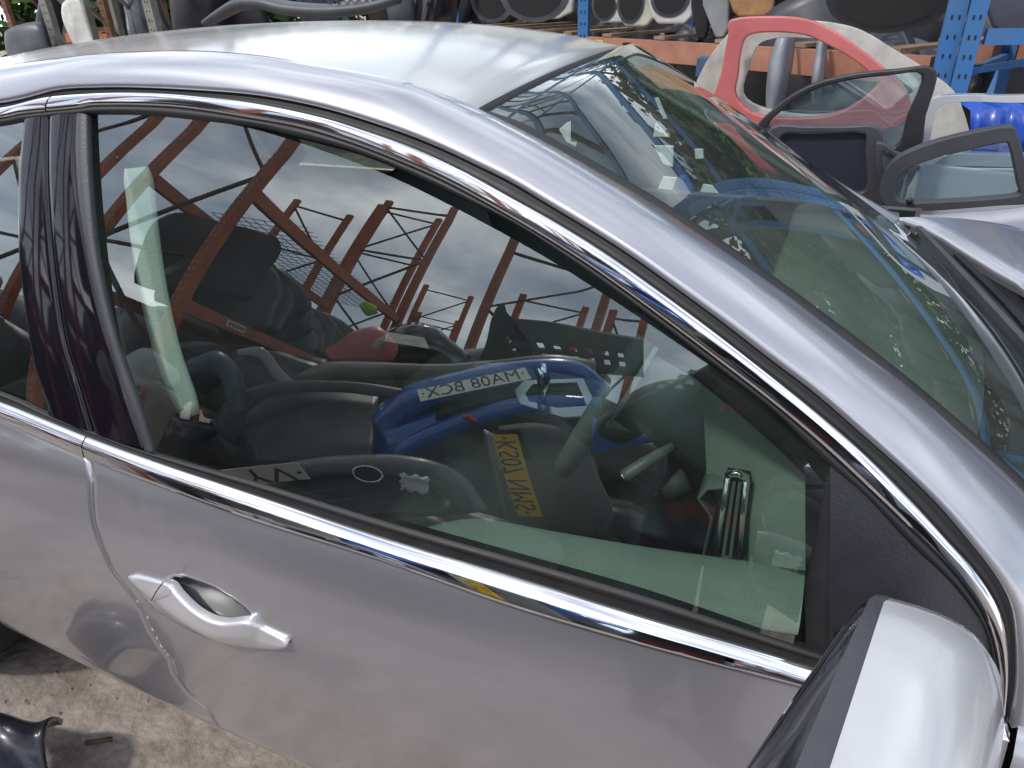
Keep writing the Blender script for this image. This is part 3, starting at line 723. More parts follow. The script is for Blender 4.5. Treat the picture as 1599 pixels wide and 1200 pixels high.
# seat belt hanging from the B pillar
bp_ = cr_spline([at(a, b, y=c) for a, b, c in [(214,262,-.69),(220,300,-.70),(226,360,-.72),(236,430,-.74),(252,510,-.765),(272,580,-.785),(300,650,-.80)]], 24)
rows = []
for i, p in enumerate(bp_):
    t = (bp_[min(i+1, 23)]-bp_[max(0, i-1)]).normalized(); s = t.cross(Vector((.35, -1, 0))).normalized(); wv = .0235*(.8 if i == 0 else 1)*(math.sqrt(max(.1, 1-((i-20)/4)**2)) if i > 20 else 1)
    rows.append([p+s*wv*v+Vector((.0, -.003*(1-v*v), 0)) for v in (-1, -.6, 0, .6, 1)])
grid('seat_belt', rows, SEATP, CAR, solid=.0025)
# B pillar inner trim, headliner, far side glazing
mb = MB(); mb.add(sweep(cr_spline([(-.17, -.62, 1.37), (-.16, -.69, 1.2), (-.13, -.76, 1.0), (-.12, -.78, .6)], 12), rect(.10, .03), (1, 0, 0))); mb.out('pillar_inner_trim', INTM, CAR, smooth=False)
hr = []
for i in range(0, 61, 6): hr.append([Vector((p.x, p.y*.94, p.z-.03)) for p in sm[i][::4]])
grid('headliner', hr, INT, CAR)
fe2 = [sm[i][40] for i in range(0, 61, 4)]+[p for p in fe[2::4]]
rows = [[p, p.lerp(Vector((p.x, .87, .95)), .12), p.lerp(Vector((p.x, .87, .95)), .14)] for p in fe2]
grid('far_rail', [r[:2] for r in rows], PAINT, CAR)
fg = [[p.lerp(Vector((p.x, .875, .955)), t) for t in (.12, .4, .7, 1)] for p in fe2]
grid('far_window', [r for r in fg if r[0].x < .02], FGLASS, CAR)
mb = MB(); mb.add(sweep([(-.12, .64, 1.42), (-.06, .76, 1.2), (.0, .86, .95)], rect(.14, .03), (1, 0, 0))); mb.out('far_pillar', INTD, CAR)
mb = MB(); mb.add(sweep([(-.95, .60, 1.35), (-1.02, .76, 1.15), (-1.0, .86, .95)], rect(.14, .03), (1, 0, 0))); mb.out('far_pillar', INTD, CAR)
mb = MB(); mb.add(([Vector((x, .80+.06*(z < .9), z)) for z in (.96, .88, .4) for x in (-1.2, 0, 1.2)], gridf(3, 3))); mb.out('far_door_card', INTM, CAR)
grid('parcel_shelf', [[Vector((x, y, .97)) for y in (-.72, 0, .72)] for x in (-1.15, -1.9)], INTD, CAR)
mb = MB(); mb.add(sweep([(.50, .0, 1.395), (.52, 0, 1.34)], circ(.008, 8), (0, 1, 0))); mb.box((.515, 0, 1.315), (.03, .24, .07)); mb.out('rear_view_mirror', SATIN, CAR, bevel=.01)

cu = bpy.data.curves.new('lt2', 'FONT'); cu.body = 'AA'; cu.size = .017; cu.extrude = .0003; t = bpy.data.objects.new('lt2', cu); COL.objects.link(t); bpy.context.view_layer.update()
me = bpy.data.meshes.new_from_object(t.evaluated_get(bpy.context.evaluated_depsgraph_get())); bpy.data.objects.remove(t)
p0, p1, p2 = at(1186, 838, y=-.715)+Vector((-.016, 0, 0)), at(1212, 850, y=-.728)+Vector((-.016, 0, 0)), at(1188, 824, y=-.715)+Vector((-.016, 0, 0))
ex = (p1-p0).normalized(); ey = (p2-p0); ey = (ey-ex*ey.dot(ex)).normalized(); ez = ex.cross(ey); m4 = Matrix.Identity(4)
for i in range(3): m4[i][0] = ex[i]; m4[i][1] = ey[i]; m4[i][2] = ez[i]; m4[i][3] = p0[i]
me.transform(m4); me.materials.clear(); me.materials.append(mat('label_pale', (.7, .74, .72), .6)); t = bpy.data.objects.new('dash_lettering', me); COL.objects.link(t); t.parent = CAR

lo3 = [onS(a, b, -.045) for a, b in [(975,500),(1035,545),(1100,598),(1180,664),(1258,738),(1262,762)]]
hi3 = [onS(a, b, -.030) for a, b in [(1000,480),(1075,535),(1140,583),(1232,660),(1300,722),(1306,765)]]
grid('front_pillar_trim', [[a.lerp(b, t)+Vector((0, -.006*math.sin(math.pi*t), 0)) for t in (0, .25, .5, .75, 1)] for a, b in zip(cr_spline(lo3, 30), cr_spline(hi3, 30))], mat('pillar_dark', (.022, .026, .026), .6, var=.2, bump=.2, bscale=300), CAR, solid=.006)
# ================================================================== the yard behind the car
def L3(pts, y): return [at(a, b, y=y) for a, b in pts]
def holes(mb, p, w, h0, h1, side=Vector((0, -1, 0)), step=.075):
    z = h0
    while z < h1:
        for s in (-1, 1): mb.box((p.x+s*w*.26, p.y-w*.5-.001, z+.03*s*.0), (.007, .004, .016))
        z += step
def rack(name, label, col, posts, depth, levels, bmat, bh=.12, lean=(0, 0), H=5.0, group=None, depth_dir=None, pw=.075, upper=None, cat='pallet rack'):
    """posts: list of (x, y) front posts; each gets a rear post depth away with bracing between; beams join neighbours"""
    T = empty(name, (posts[0][0], posts[0][1], 0), label, cat, group)
    dd = Vector(depth_dir or (0, 1, 0)).normalized()*depth
    for x, y in posts:
        f = Vector((x, y, 0)); b = f+dd
        for p in (f, b):
            m_ = MB(); m_.bar(p, p+Vector((lean[0], lean[1], H)), pw, pw*.7, (0, 1, 0)); U = m_.out('upright', col, T)
            if p is f:
                hm = MB(); holes(hm, p, pw*.7, .1, H-.1); absorb(U, hm.out('bolt_holes', DARK, U))
        br = MB(); z = .25; k = 0
        while z < H-.9:
            a, c = (f, b) if k % 2 == 0 else (b, f)
            br.bar(f+Vector((0, 0, z)), b+Vector((0, 0, z)), .03, .03); br.bar(a+Vector((0, 0, z)), c+Vector((0, 0, z+.9)), .03, .03); z += .9; k += 1
        br.bar(f+Vector((0, 0, H-.1)), b+Vector((0, 0, H-.1)), .03, .03)
        br.out('bracing', col, T)
    for (x0, y0), (x1, y1) in zip(posts[:-1], posts[1:]):
        a = Vector((x0, y0, 0)); b = Vector((x1, y1, 0)); d = (b-a).normalized()*.05
        for i, z in enumerate(levels):
            for off in (Vector((0, 0, 0)), dd):
                m_ = MB(); m_.bar(a+d+off+Vector((0, 0, z)), b-d+off+Vector((0, 0, z)), .045, bh if i == 0 else .085); m_.out('beam', bmat if i == 0 and upper else (upper or bmat), T)
            dk = MB()
            n_ = 5
            for q in range(n_): 
                c = a.lerp(b, (q+.5)/n_)+Vector((0, 0, z+.075)); dk.bar(c, c+dd, .10, .018)
            dk.out('shelf_boards', mat('old_board', (.22, .15, .10), .8, var=.4, vscale=9), T)
    return T
BP1 = at(912, 60, y=3.9); BP2 = at(1484, 60, y=2.4); BP0 = at(712, 20, y=5.19); BP3 = at(1517, 60, y=2.36)
SAL = mat('salmon_beam', (.34, .15, .10), .6, var=.25, vscale=6)
dirn = Vector((BP2.y-BP1.y, -(BP2.x-BP1.x), 0)); dirn = -dirn if dirn.y < 0 else dirn
rack('pallet_rack', 'tall blue pallet rack behind the windscreen, with a salmon pink front beam', BLUE, [(BP0.x, BP0.y), (BP1.x, BP1.y), (BP2.x, BP2.y)], 1.0, [1.16, 2.7, 4.1], SAL, H=5.0, depth_dir=dirn, upper=BLUE)
rack('pallet_rack', 'blue pallet rack with scraped front upright, cut off by the right edge', BLUE, [(BP3.x, BP3.y), (4.0, 2.55), (6.6, 3.0)], 1.0, [1.30, 2.9], BLUE, H=4.3, bh=.06, pw=.066, depth_dir=(.3, 1, 0))
m_ = MB(); c = BP1.lerp(BP2, .055); c.z = 1.16; d_ = (BP2-BP1); d_.z = 0; d_.normalize(); nrm_ = Vector((d_.y, -d_.x, 0)); nrm_ = -nrm_ if nrm_.y > 0 else nrm_
c = c + nrm_*.026
m_.plate([c+d_*a+Vector((0, 0, b)) for a, b in ((0, -.05), (.11, -.05), (.11, .045), (0, .045))], nrm_*.001)
tag(m_.out('load_notice', mat('yellow_label', (.75, .50, .03), .5, var=.15)), 'small yellow load notice stuck on the salmon pink beam', 'notice')
# --- doors and body pieces standing between the car and the racks
def standing(name, label, cat, outer, inner, y, m, th=.05, glassm=None, lower=None, group=None, frame=None, hole=None):
    T = empty(name, (at(*outer[0], y=y).x, y, 0), label, cat, group)
    mb = MB(); mb.ring(smooth_loop(L3(outer, y)), smooth_loop(L3(inner, y)), (0, th, 0)); mb.out('window_frame', m, T, bevel=.006)
    if glassm:
        g = MB(); g.plate(smooth_loop(L3(inner, y+th*.5)), (0, .004, 0)); g.out('window_pane', glassm, T)
    if lower:
        g = MB(); P = L3(lower, y); g.plate(P+[Vector((P[-1].x, y+.0, .05)), Vector((P[0].x, y+.0, .05))], (0, th, 0)); g.out('lower_panel', frame or m, T, bevel=.008)
    return T
REDP = mat('faded_red_paint', (.50, .13, .13), .45, coat=.3, var=.18, vscale=5)
standing('car_door_shell', 'white car body side with curved window opening behind the faded red one', 'body panel',
    [(1086,150),(1140,50),(1200,36),(1262,33),(1310,38),(1350,50),(1400,80),(1450,112),(1500,160),(1500,260),(1300,260),(1180,215)],
    [(1160,148),(1172,98),(1185,70),(1215,60),(1262,60),(1300,64),(1335,76),(1370,100),(1405,125),(1420,150),(1290,180),(1200,172)], 2.02, WHT,
    lower=[(1400,250),(1450,255),(1500,255)])
standing('car_door_shell', 'faded red car body side with rounded window opening', 'body panel',
    [(1112,190),(1127,110),(1137,55),(1142,31),(1200,26),(1258,30),(1308,52),(1345,78),(1382,108),(1420,150),(1400,200),(1200,210)],
    [(1150,152),(1152,118),(1156,85),(1166,58),(1200,51),(1255,55),(1295,72),(1330,92),(1356,112),(1370,135),(1300,180),(1190,182)], 1.88, REDP,
    lower=[(1118,190),(1135,205),(1150,205)])
standing('car_door', 'car door with black window frame and clear glass leaning before the red body side', 'car door',
    [(1180,205),(1215,165),(1262,135),(1320,118),(1400,109),(1462,110),(1447,180),(1428,245),(1330,240),(1240,225)],
    [(1200,200),(1225,170),(1266,144),(1320,127),(1385,119),(1440,118),(1418,180),(1398,230),(1330,226),(1250,214)], 1.62, SATIN, glassm=PGLASS, th=.04,
    lower=[(1190,215),(1330,240),(1430,245)])
standing('car_door', 'dark grey car door with nearly black glass beside the far side of the windscreen', 'car door',
    [(1205,200),(1260,198),(1320,198),(1372,200),(1380,240),(1384,310),(1330,320),(1260,320),(1215,300),(1190,250)],
    [(1222,212),(1262,209),(1310,208),(1350,209),(1351,240),(1352,296),(1320,300),(1270,300),(1235,280),(1218,250)], 1.45, MATTE, glassm=mat('dark_glass', (.03, .032, .045), .06, coat=1), th=.04,
    lower=[(1200,300),(1290,320),(1385,310)])
standing('rear_quarter_window', 'small charcoal quarter window panel propped between two doors', 'window panel',
    [(1368,225),(1400,238),(1432,255),(1420,290),(1395,300),(1372,290)], [(1378,238),(1398,246),(1418,260),(1410,280),(1393,288),(1380,280)], 1.36, MATTE, glassm=PGLASS, th=.03)
standing('car_door', 'silver car door frame with open window in front of the blue sheet', 'car door',
    [(1438,240),(1448,190),(1458,155),(1500,149),(1560,150),(1680,160),(1700,260),(1600,262),(1500,260),(1440,262)],
    [(1452,232),(1458,195),(1466,168),(1500,160),(1560,161),(1660,170),(1670,240),(1600,242),(1500,240),(1455,240)], 1.80, mat('silver_door', (.50, .51, .55), .35, .3, 1), th=.05,
    lower=[(1440,255),(1520,262),(1700,262)])
# grey tailgate with rounded window and a pivot hole
T = standing('tailgate', 'grey estate car tailgate with rounded window, propped against the bonnet side', 'tailgate',
    [(1374,310),(1380,275),(1400,248),(1450,225),(1520,207),(1578,198),(1592,215),(1612,300),(1612,318),(1560,322),(1450,330),(1395,326)],
    [(1398,302),(1402,282),(1420,264),(1460,248),(1510,236),(1565,224),(1578,232),(1590,290),(1592,304),(1555,310),(1460,316),(1410,316)], 1.26, MATTE, glassm=PGLASS, th=.05)
lp = L3([(1392,331),(1450,336),(1560,328),(1640,318)], 1.25)
rows = []
for k in range(9):
    t = k/8; rows.append([Vector((p.x, p.y-.05*math.sin(math.pi*min(1, t*1.5))+.03*math.sin(6*t), p.z*(1-t)+.1*t)) for p in resample(lp, 12)])
grid('lower_panel', rows, mat('grey_violet_paint', (.20, .20, .25), .35, .4, 1., var=.1), T, solid=.01)
mb = MB(); q = at(1421, 314, y=1.255); mb.add(sweep([q, q+Vector((0, -.006, 0))], circ(.011, 14), (0, 0, 1))); mb.out('pivot_bush', RUBBER, T, smooth=True)
# blue sheet over a pallet
rows = []
random.seed(9)
a0 = at(1505, 215, y=2.02); b0_ = at(1700, 215, y=2.02); tz = at(1540, 166, y=2.02).z
for k in range(14):
    t = k/13; r = []
    for i in range(26):
        u = i/25; x = a0.x+(b0_.x-a0.x)*u+.03*math.sin(9*t+u*3); zt = tz-.06*abs(u-.25)*1.2+.012*math.sin(u*21); z = zt*(1-t)+.1*t
        r.append(Vector((x-.04*t*(1-u), 2.02-.06*t+.022*math.sin(u*26+t*2)+.012*noise.noise(Vector((u*9, t*9, 0))), z)))
    rows.append(r)
grid('plastic_sheet', [[p+Vector((0, .5, -.03)) for p in rows[0]]]+rows, mat('blue_sheet', (.015, .075, .42), .35, coat=.3, var=.25), None)
tag(bpy.data.objects['plastic_sheet'], 'bright blue plastic sheet draped over a pallet at the right edge', 'plastic sheet')
# --- door shells stood on the first shelf of the blue rack (only their feet show)
def shelf_door(px0, px1, ybot, ytop, Y, m, label, slant=0, hole=None, cat='car door', name='car_door', dk=None, ext=.55):
    T = empty(name, at(px0, ybot, y=Y), label, cat, 'car parts on the blue rack shelf')
    A = [(px0, ytop), (px0+slant*.2, (ytop+ybot)/2), (px0+slant+(px1-px0)*.08, ybot-(ybot-ytop)*.12), (px0+slant+(px1-px0)*.2, ybot), (px1-(px1-px0)*.22, ybot), (px1-(px1-px0)*.05, ybot-(ybot-ytop)*.15), (px1, ytop)]
    mb = MB(); P = L3(A, Y); P = [P[0]+Vector((0, 0, ext))]+P+[P[-1]+Vector((0, 0, ext))]
    mb.plate(P, (0, .05, 0)); mb.out('inner_panel', m, T, bevel=.012)
    if hole:
        for (hx, hy, rx, ry) in hole:
            c = at(hx, hy, y=Y-.004); s = (c-CAMP).length/FPX
            mb = MB(); mb.add(([c+Vector((rx*s*math.cos(a*.2618)*k, -.0-.004*(k < 1.01), ry*s*math.sin(a*.2618)*k)) for k in (1.22, 1.12, 1.0) for a in range(24)], gridf(3, 24, True))); mb.out('pressing_rim', RUBBER if dk else GRYP, T, smooth=True)
            mb = MB(); mb.plate([c+Vector((rx*s*math.cos(a*.2618), -.002, ry*s*math.sin(a*.2618))) for a in range(24)], (0, .003, 0)); mb.out('opening', DARK, T)
    return T
shelf_door(733, 800, 32, -40, 4.55, WHT, 'white door shell with big black opening, first on the shelf', 8, [(768, 2, 26, 22)])
shelf_door(775, 900, 30, -40, 4.40, WHT, 'white door shell with wide curved pressing left of the blue upright', 12, [(835, -8, 42, 28)])
shelf_door(925, 985, 36, -40, 3.75, WHT, 'white door shell with rounded corner right of the blue upright', 2, [(944, 6, 15, 18)])
shelf_door(960, 1024, 42, -40, 3.60, mat('cream_panel', (.42, .42, .33), .45, var=.3), 'olive cream door shell leaning over on the shelf', 4, [(985, 4, 16, 22)])
shelf_door(1010, 1085, 38, -40, 3.42, WHT, 'white door shell with round loudspeaker hole', 3, [(1047, -2, 22, 19)])
shelf_door(1095, 1140, 60, -40, 3.25, mat('grey_skin', (.25, .26, .27), .4, var=.2), 'narrow grey door skin with dark red edge', 14)
shelf_door(1078, 1108, 62, -40, 3.35, BLKP, 'black door seal and wiring bundle hanging off the shelf', 6, cat='wiring', name='wiring_bundle')
shelf_door(1135, 1212, 27, -40, 3.1, mat('plywood', (.30, .16, .07), .7, var=.3, vscale=12), 'brown plywood sheet standing on the shelf', 4, cat='board', name='plywood_sheet')
shelf_door(1308, 1480, 42, -60, 2.80, mat('dark_red_paint', (.26, .035, .035), .4, coat=.4, var=.25), 'red tailgate with dark glass standing on the shelf', 8, [(1392, -12, 62, 38)], cat='tailgate', name='tailgate', dk=1, ext=.2)
shelf_door(1533, 1680, 56, -60, 2.62, mat('slate_skin', (.10, .10, .12), .35, var=.2), 'slate grey door skin on the right hand rack', 6)
# --- left background: galvanised racks, panels and a grey bumper behind the roof
Gp = [at(80, 40, y=3.6), at(245, 30, y=3.3)]
rack('shelving_rack', 'galvanised perforated rack above the rear of the roof', GALV, [(at(82, 40, y=4.3).x, 4.3), (at(140, 40, y=4.1).x, 4.1), (at(240, 30, y=3.9).x, 3.9)], .8, [.9, 2.4], RUST, H=3.4, pw=.10, cat='rack')
rack('shelving_rack', 'rusty brown rack behind the galvanised one at top left', RUST, [(at(20, 40, y=6.2).x, 6.2), (at(168, 30, y=4.9).x, 4.9)], .8, [1.15, 2.2], ORANGE, H=3.6, pw=.09, cat='rack')
def scrap(px, py, Y, w_, h_, m, label, cat='car panel', name='body_offcut', bend=.12, rot=0., seed=0, group='car panels stacked behind the roof', tilt=0., th=.012, wavy=.0):
    random.seed(seed); c = at(px, py, y=Y); rows = []
    ca, sa = math.cos(R(rot)), math.sin(R(rot))
    for i in range(13):
        u = (i/12-.5)*2; r = []
        for j in range(13):
            v = (j/12-.5)*2; e1 = (1-.14*abs(u)**4-.08*math.sin(seed+2*u)); e2 = (1-.16*abs(v)**4+.06*math.sin(seed*2+3*v))
            X = u*w_/2*e2; Z = v*h_/2*e1; y = bend*(u*u+.6*v*v)+.02*noise.noise(Vector((u*1.5+seed, v*1.5, 0)))+wavy*math.sin(u*3+seed)
            X, Z = X*ca-Z*sa, X*sa+Z*ca; r.append(c+Vector((X, y+tilt*Z, Z)))
        rows.append(r)
    o = grid(name, rows, m, None, solid=th); return tag(o, label, cat, group)
scrap(120, 48, 3.75, .30, .52, WHT, 'white plastic cover between two galvanised uprights', rot=8, bend=.03, seed=3)
scrap(62, 62, 4.6, .35, 1.0, BLKP, 'black curved trim leaning left of the galvanised rack', rot=-28, seed=5)
scrap(30, 85, 4.0, .7, .5, GRYP, 'grey plastic moulding low at the far left', rot=20, seed=6)
scrap(90, 30, 5.4, .7, 1.2, GRYP, 'slate grey panel behind the first galvanised upright', rot=10, seed=7)
scrap(215, 40, 4.6, .6, .9, mat('dark_blue_skin', (.03, .035, .05), .3, coat=.6, var=.3), 'dark blue panel behind the rusty upright', rot=6, seed=8)
scrap(285, 25, 4.3, .55, .9, BLKP, 'black bumper end right of the last galvanised upright', rot=-12, seed=9)
scrap(350, 10, 4.6, .6, .8, BLKP, 'black wheel arch liner behind the grey spoiler', rot=30, seed=10)
scrap(185, 30, 5.2, .5, 1.1, BLKP, 'black door skin in the shadow behind the racks', rot=-5, seed=11)
scrap(668, 12, 4.3, .45, .9, mat('shiny_black_paint', (.012, .012, .014), .12, coat=1), 'glossy black door skin left of the blue upright', rot=-14, seed=12)
scrap(615, 22, 4.2, .25, .5, GRYP, 'ribbed grey bracket beside the grey spoiler', rot=4, seed=13)
scrap(590, -5, 4.6, .4, .8, BLKP, 'black bumper core behind the grey spoiler', rot=4, seed=14)
scrap(480, -10, 4.9, .5, .9, mat('dark_blue_skin', (.03, .035, .05), .3), 'dark blue bonnet behind the grey spoiler', rot=4, seed=15)
# lower shelf clutter, read through and under the windscreen edge
random.seed(21)
for i, (px, py, Y) in enumerate([(1010,110,4.4),(1060,118,4.1),(1100,100,4.6),(1040,150,3.9),(1130,130,3.6),(960,95,4.8),(1230,120,3.2),(1290,110,3.0),(1180,120,3.6),(1340,135,3.2),(1400,90,3.5),(1570,95,3.5),(1500,100,3.8),(1430,140,3.3)]):
    scrap(px, py, Y, random.uniform(.4, .75), random.uniform(.4, .8), [BLKP, mat('dark_blue_skin', (.03, .035, .05), .3), BLKP, GRYP][i % 4] if i not in (7,) else GRYP,
          ['black bumper end', 'dark blue wing', 'black splash guard', 'grey bumper skin'][i % 4]+' low in the blue rack, '+['below the yellow notice','under the salmon beam','beside the white body side','at the windscreen corner','behind the white body side','left of the windscreen corner','inside the red window opening','at the right of the red opening','at the left of the red opening','above the clear door glass','under the red tailgate','under the right hand shelf','behind the scraped upright','behind the silver door frame'][i], rot=random.uniform(-40, 40), seed=30+i, group='car parts low in the blue rack')
scrap(1212, 128, 2.6, .10, .42, mat('grey_strip', (.22, .24, .28), .4, var=.2), 'pale grey door post seen through the red window opening', rot=0, seed=60, group='strips seen through the red opening')
scrap(1277, 110, 2.5, .045, .30, mat('grey_strip', (.22, .24, .28), .4), 'short grey tube standing in the red window opening', rot=3, seed=61, group='strips seen through the red opening')
mb = MB(); c = at(1113, 104, y=3.0); mb.box(c, (.16, .12, .10)); tag(mb.out('carton', mat('carton_blue', (.05, .09, .16), .6, var=.3), bevel=.004), 'small dark blue carton under the salmon beam', 'carton')
# big grey spoiler / bumper skin lying on the rack above the roof
pth = cr_spline([at(a, b, y=3.3) for a, b in [(322,36),(348,20),(375,6),(410,4),(450,13),(500,17),(550,15),(590,8),(622,-2)]], 40)
V_, F_ = sweep(pth, [(-.10, .02), (-.04, .045), (.06, .035), (.10, -.0), (.06, -.045), (-.06, -.05)], (0, 0, 1), scale=lambda t: .25+.75*math.sin(math.pi*min(.92, t*.9+.06))**.6)
tag(mesh('bumper_skin', V_, F_, GRYP, None), 'curved slate grey bumper skin lying across the rack just above the roof', 'bumper')
mb = MB()
ml = [at(a, b, y=3.28) for a, b in [(505,15),(535,2),(560,-6),(590,6),(570,13),(540,16)]]
mb.plate(ml, (0, .01, 0)); GR = tag(mb.out('grille_mesh', mat('grille_grey', (.30, .30, .29), .5), None), 'pale quilted grille insert resting in the grey bumper skin', 'grille')
gb = MB()
for i in range(6):
    a = at(508+i*14, 17-i*1.2, y=3.275); b = at(525+i*13, -6, y=3.275); gb.bar(a, b, .004, .004)
    a = at(590-i*13, 14, y=3.275); b = at(565-i*12, -6, y=3.275); gb.bar(a, b, .004, .004)
gb.out('grille_bars', GRYP, GR)
# --- trees and hedge
LEAF = mat('leaves', (.055, .09, .022), .6, col2=(.02, .045, .012), vscale=3, spec=.3)
BARK = mat('bark', (.09, .06, .04), .9, var=.3, bump=.6, bscale=20)
def tree(x, y, h, rad, label, seed, nl=18000, cz=None, leaf=.10):
    random.seed(seed); T = empty('tree', (x, y, 0), label, 'tree', 'trees beyond the racks')
    mb = MB(); top = Vector((x+random.uniform(-.4, .4), y, h*.8)); mb.add(sweep(cr_spline([(x, y, 0), (x+.1, y, h*.35), top], 12), circ(.16, 8), (0, 1, 0), scale=lambda t: 1-.8*t))
    cl = []
    for i in range(26):
        a = random.uniform(0, 6.28); t = random.uniform(.3, .98); rr = rad*(1-(abs(t-.55)/.55)**2.2)**.5*random.uniform(.35, 1) if abs(t-.55) < .55 else .3
        c = Vector((x+rr*math.cos(a), y+rr*math.sin(a), h*t)); cl.append(c); b = Vector((x+.1, y, h*(t*.75)))
        mb.add(sweep(cr_spline([b, b.lerp(c, .5)+Vector((0, 0, .15)), c], 5), circ(.035, 5), (.1, 1, 0), scale=lambda t: 1-.7*t))
    mb.out('trunk', BARK, T, smooth=True)
    V = []; F = []
    for i in range(nl):
        c = random.choice(cl); s = rad*.42; p = c+Vector((random.gauss(0, s*.5), random.gauss(0, s*.5), random.gauss(0, s*.36)))
        u = Vector((random.gauss(0, 1), random.gauss(0, 1), random.gauss(0, .6))).normalized(); v = u.cross(Vector((random.gauss(0, 1), random.gauss(0, 1), random.gauss(0, 1)))).normalized()
        l = leaf*random.uniform(.6, 1.5); k = len(V); V += [p-u*l, p+v*l*.5, p+u*l, p-v*l*.5]; F.append((k, k+1, k+2, k+3))
    me = bpy.data.meshes.new('crown'); loc = parent_loc(T); me.from_pydata([tuple(q-loc) for q in V], [], F); me.materials.append(LEAF)
    o = bpy.data.objects.new('crown', me); COL.objects.link(o); o.parent = T
for i, (x, y, h, r_, lb) in enumerate([(2.2, 8.2, 4.6, 1.8, 'bushy green tree behind the scraped blue upright, glimpsed under its shelf'), (4.9, 8.0, 5.2, 2.1, 'tall dark tree behind the right hand rack, mirrored in the windscreen'), (8.0, 7.6, 5.8, 2.3, 'broad tree at the far right beyond the racks'), (-.6, 10.5, 4.6, 2.0, 'tree behind the middle of the blue rack'),
                                       (11.5, 6.0, 6.0, 2.3, 'tree past the end of the blue racks'), (-10.5, 9.5, 3.6, 1.9, 'green bush seen at the top left corner')]):
    tree(x, y, h, r_, lb, 70+i)
V = []; F = []; random.seed(5)
for i in range(30000):
    p = Vector((random.uniform(-14, 14), 8.6+random.gauss(0, .35), 0)); p.z = random.uniform(0, 3.3+.4*noise.noise(Vector((p.x*.7, 0, 0)))); u = Vector((random.gauss(0, 1), random.gauss(0, 1), random.gauss(0, 1))).normalized(); v = u.cross(Vector((random.gauss(0, 1), .3, random.gauss(0, 1)))).normalized(); l = random.uniform(.07, .15)
    k = len(V); V += [p-u*l, p+v*l*.5, p+u*l, p-v*l*.5]; F.append((k, k+1, k+2, k+3))
me = bpy.data.meshes.new('hedge'); me.from_pydata([tuple(q) for q in V], [], F); me.materials.append(LEAF)
o = bpy.data.objects.new('hedge', me); COL.objects.link(o); tag(o, 'ragged green hedge running behind all the racks', 'hedge')

# pale pieces stand in for bright outside patches; dark backing added behind them
T = empty('inner_panel', (at(1000, 300, y=1.12).x, 1.12, 0), 'added dark backing with pale pieces for bright patches and a blue bag, beyond the windscreen', 'car panel')
mb = MB(); P = L3([(855,150),(900,130),(1000,128),(1120,160),(1170,230),(1160,330),(1000,345),(880,300)], 1.14); mb.plate(P, (0, .03, 0)); mb.plate([Vector((P[7].x, 1.145, .02)), Vector((P[5].x, 1.145, .02)), P[5]+Vector((0, .005, 0)), P[6]+Vector((0, .005, 0)), P[7]+Vector((0, .005, 0))], (0, .02, 0)); mb.out('backing', BLKP, T)
PALE = mat('pale_patch', (.70, .76, .72), .45, var=.12)
for k, L_ in enumerate([[(873,203),(885,192),(913,182),(907,205),(899,230),(885,222)], [(1022,154),(1028,152),(1042,186),(1036,187)], [(1024,192),(1034,202),(1046,215),(1020,214)], [(1021,228),(1052,228),(1051,262),(1035,256)], [(1098,288),(1112,290),(1122,302),(1145,317),(1112,319),(1090,312)], [(1085,233),(1098,233),(1099,248),(1086,249)], [(1036,276),(1058,278),(1050,300),(1030,310),(1022,308)]]):
    mb = MB(); mb.plate(L3(L_, 1.125), (0, .01, 0)); mb.out('bright_patch', PALE, T, bevel=.002)
mb = MB(); mb.plate(L3([(1058,276),(1072,274),(1080,300),(1082,330),(1064,337),(1044,328),(1050,305)], 1.10), (0, .03, 0)); bg_ = mb.out('blue_bag', mat('bag_blue', (.01, .06, .30), .5, var=.3), T, bevel=.008)
mb = MB(); mb.plate(L3([(1051,309),(1077,304),(1078,311),(1052,316)], 1.096), (0, .003, 0)); mb.out('bag_label', mat('label_white', (.7, .7, .68), .5), T)

# a second layer of dark parts filling the shelves and the floor behind the racks
DK = []
random.seed(91)
for i in range(34):
    t = i/33; x = -3.2+8.4*t; y = 5.6-1.9*min(1, t*1.6)+random.uniform(.2, .8)+.6*max(0, t-.6); 
    for zz in (.5, 1.65):
        o_ = scrap(0, 0, 1, random.uniform(.5, .8), random.uniform(.7, 1.0), [BLKP, mat('dark_blue_skin', (.03, .035, .05), .3), GRYP, BLKP][(i+int(zz)) % 4], 'x', rot=random.uniform(-25, 25), seed=700+i, bend=.1)
        mid = sum((v.co for v in o_.data.vertices), Vector())/len(o_.data.vertices)
        for v in o_.data.vertices: v.co += Vector((x, y, zz))-mid
        DK.append(o_)
bpy.context.view_layer.update()
mass(DK, 'stored_panels', 'dark mass of stored car panels filling the back of the blue racks', 'scrap heap')
